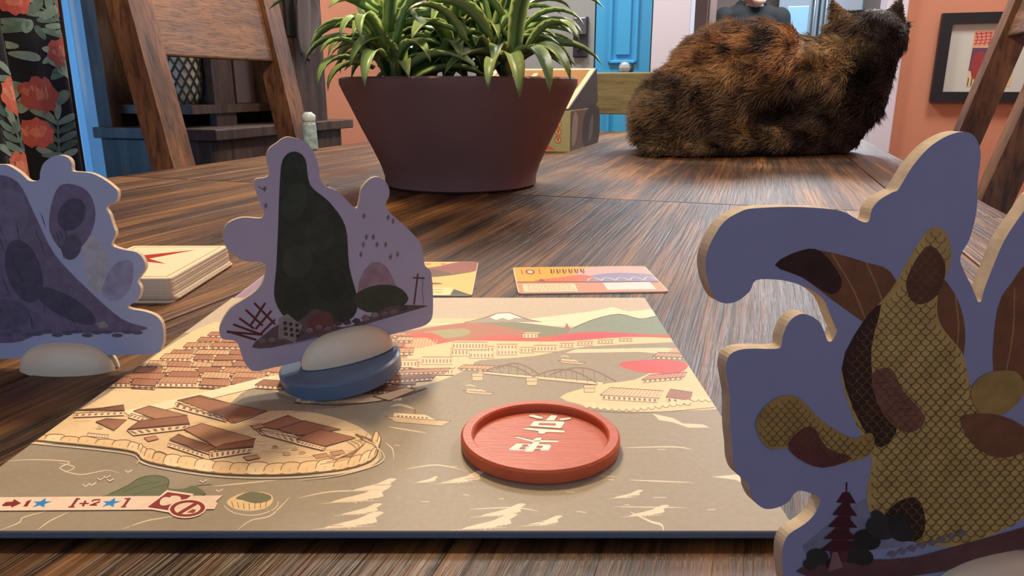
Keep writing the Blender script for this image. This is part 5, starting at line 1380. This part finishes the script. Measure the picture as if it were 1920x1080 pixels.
# ================================================================== cards
m_pap = pmat('white_card_edge', (222, 216, 200), .6)
def card_obj(name, label, P4, th, z, group=None, cat='card', rad=.003):
    c = sum(P4, Vector()) / 4
    t = thing(name, label, cat, Vector((c.x, c.y, z)), group)
    pts = []
    for i in range(4):
        p, a, b = P4[i], P4[i - 1], P4[(i + 1) % 4]
        da, db = (a - p).normalized() * rad, (b - p).normalized() * rad
        for k in range(4):
            s = k / 3
            pts.append(p + da * (1 - s) ** 2 + db * s ** 2)
    pts = [Vector((p.x, p.y, z + th)) for p in pts]
    obj('card_body', MB().prism(pts, (0, 0, -th)), m_pap, t)
    return t, pts
def card_art(P4, zt, bound=True):
    """art in unit square: x right, y away"""
    a, b, c, d = P4
    f = lambda x, y: Vector(((a.x * (1 - x) + b.x * x) * (1 - y) + (d.x * (1 - x) + c.x * x) * y, (a.y * (1 - x) + b.y * x) * (1 - y) + (d.y * (1 - x) + c.y * x) * y, zt))
    return Art(f, Vector((0, 0, 1)), 3e-5, 3e-6, [(0.006, 0.006), (.994, .006), (.994, .994), (.006, .994)])
cz = .0
# landscape card right of the standee
fl_, fr_ = G(972, 553), G(1258, 549); ax = (fr_ - fl_); W_ = ax.length; ax.normalize(); ay = Vector((-ax.y, ax.x, 0))
a = G(972, 553); b = a + ax * .088; c = b + ay * .063; d = a + ay * .063
sh_ = G(962, 508) - d
t, pts = card_obj('event_card', 'landscape event card with sunset bridge art behind the board', [a, b, c, d], .0009, 0)
A = card_art([a, b, c, d], .0009)
ca_bg = (226, 160, 84)
A.poly([(0, 0), (1, 0), (1, 1), (0, 1)], (216, 150, 104)); A.poly([(0, .35), (.7, .35), (.6, 1), (0, 1)], (236, 172, 62)); A.poly([(.45, .45), (.55, .95), (1, .95), (1, .4)], (222, 178, 172), 2)
A.poly([(.4, .4), (.55, .62), (.75, .72), (1, .62), (1, .38), (.6, .36)], (150, 148, 182), 3); A.poly([(.12, .45), (.3, .55), (.5, .66), (.55, .45), (.3, .38)], (206, 112, 82), 3)
A.poly([(.0, .42), (1, .36), (1, .30), (0, .37)], (120, 70, 58)); A.poly([(.16, .43), (.18, .52), (.21, .42)], (130, 70, 56)); A.poly([(0, 0), (1, 0), (1, .32), (0, .38)], (218, 150, 116))
A.poly([(.04, .05), (.40, .05), (.40, .32), (.04, .32)], (238, 216, 184)); A.poly([(.60, .08), (.93, .08), (.93, .34), (.60, .34)], (228, 222, 222))
for i in range(5): A.line([(.5 + i * .1, .42), (.55 + i * .1, .55), (.6 + i * .1, .42)], .012, (236, 206, 200), 2)
for r0 in range(4):
    x = .07
    while x < .37:
        w_ = rb_.uniform(.01, .03); A.line([(x, .11 + r0 * .055), (x + w_, .11 + r0 * .055)], .018, (176, 130, 104)); x += w_ + .008
A.ell(.12, .80, .035, .10, (150, 66, 56)); A.ell(.12, .80, .02, .06, (238, 208, 170)); A.line([(.06, .70), (.19, .70), (.19, .92), (.06, .92), (.06, .70)], .008, (150, 66, 56))
for i in range(12): A.line([(.27 + i * .022, .74), (.28 + i * .022, .90), (.275 + i * .023, .70 + .2 * (i % 2))], .008, (110, 62, 52))
A.build('card_print', ink_mat('card_print', .35, .5, .06), t)
# portrait card between standee and board (right one)
def axcard(px_r, py_f, wd, dp, left=None):
    fr2 = G(px_r, py_f); return [Vector((fr2.x - wd, fr2.y, 0)), Vector((fr2.x, fr2.y, 0)), Vector((fr2.x, fr2.y + dp, 0)), Vector((fr2.x - wd, fr2.y + dp, 0))]
P4 = axcard(885, 556.5, .063, .083)
t, pts = card_obj('location_card', 'upright card with amber sky and dark clouds print touching the board', P4, .0009, 0)
A = card_art(P4, .0009)
A.poly([(0, 0), (1, 0), (1, 1), (0, 1)], (240, 196, 118)); A.poly([(.4, .72), (.6, .85), (.8, 1), (1, 1), (1, .7), (.8, .62)], (150, 96, 86), 2); A.poly([(.1, .62), (.5, .75), (.75, .62), (.95, .66), (.6, .5), (.3, .55)], (112, 86, 66), 3); A.poly([(0, .6), (.4, .72), (.5, .6), (.2, .52)], (110, 112, 78), 3)
A.poly([(.3, .3), (.6, .34), (.7, .3), (.5, .27)], (120, 92, 70), 3); A.poly([(0, 0), (.8, 0), (.8, .2), (0, .2)], (244, 220, 160)); A.poly([(.80, .0), (.82, .16), (1, 0)], (66, 74, 60))
for r0 in range(2): A.line([(.2, .08 + r0 * .07), (.72, .08 + r0 * .07)], .02, (190, 150, 104))
for i in range(4): A.ell(.15 + i * .16, .92, .03, .03, (226, 130, 84))
A.build('card_print', ink_mat('card_print', .35, .5, .06), t)
fl2 = G(438, 562)
P4 = [Vector((fl2.x, fl2.y, 0)), Vector((fl2.x + .063, fl2.y, 0)), Vector((fl2.x + .063, fl2.y + .083, 0)), Vector((fl2.x, fl2.y + .083, 0))]
t, pts = card_obj('location_card', 'upright card with lilac and cream print lying behind green printed standee', P4, .0009, 0)
A = card_art(P4, .0009)
A.poly([(0, 0), (1, 0), (1, 1), (0, 1)], (160, 140, 168)); A.poly([(.18, .0), (1, 0), (1, .2), (.3, .22)], (240, 208, 156)); A.poly([(.1, .5), (.5, .6), (1, .55), (1, .9), (.3, .8)], (204, 184, 188), 3); A.poly([(.5, .3), (1, .25), (1, .5), (.6, .52)], (216, 168, 116), 2)
A.build('card_print', ink_mat('card_print', .35, .5, .06), t)
# stack of cards, each a card of its own
NCARD = 34; tc_ = .0141 / NCARD
s_r, s_f = -1.625 * H, 3.36 * H
rs = random.Random(4)
cmesh = None
base_pts = None
for i in range(NCARD):
    dx, dy = rs.uniform(-.0003, .0003), rs.uniform(-.0004, .0004)
    if i in (3, 4, 5, 6, 7): dy += .0025 * (8 - i) / 5; dx += .001
    if i == NCARD - 1: dx = dy = 0
    top = i == NCARD - 1
    z = i * tc_
    P4 = [Vector((s_r - .063 + dx, s_f + dy, 0)), Vector((s_r + dx, s_f + dy, 0)), Vector((s_r + dx, s_f + .086 + dy, 0)), Vector((s_r - .063 + dx, s_f + .086 + dy, 0))]
    lab = 'top card of the stack, cream back with a dark red burst' if top else 'cream card squared up inside the thick card stack'
    t, pts = card_obj('playing_card', lab, P4, tc_ * .97, z, 'cards piled in the stack', rad=.003)
    if top:
        A = card_art(P4, z + tc_ * .97)
        A.poly([(0, 0), (1, 0), (1, 1), (0, 1)], (244, 232, 200))
        A.line([(.06, .05), (.94, .05), (.94, .95), (.06, .95), (.06, .05)], .014, (168, 96, 72))
        A.poly([(.0, .5), (.35, .50), (.72, .40), (.45, .56), (.75, .86), (.30, .66), (.1, .8), (.1, .6)], (178, 52, 40))
        A.build('card_print', ink_mat('card_print', .35, .5, .06), t)
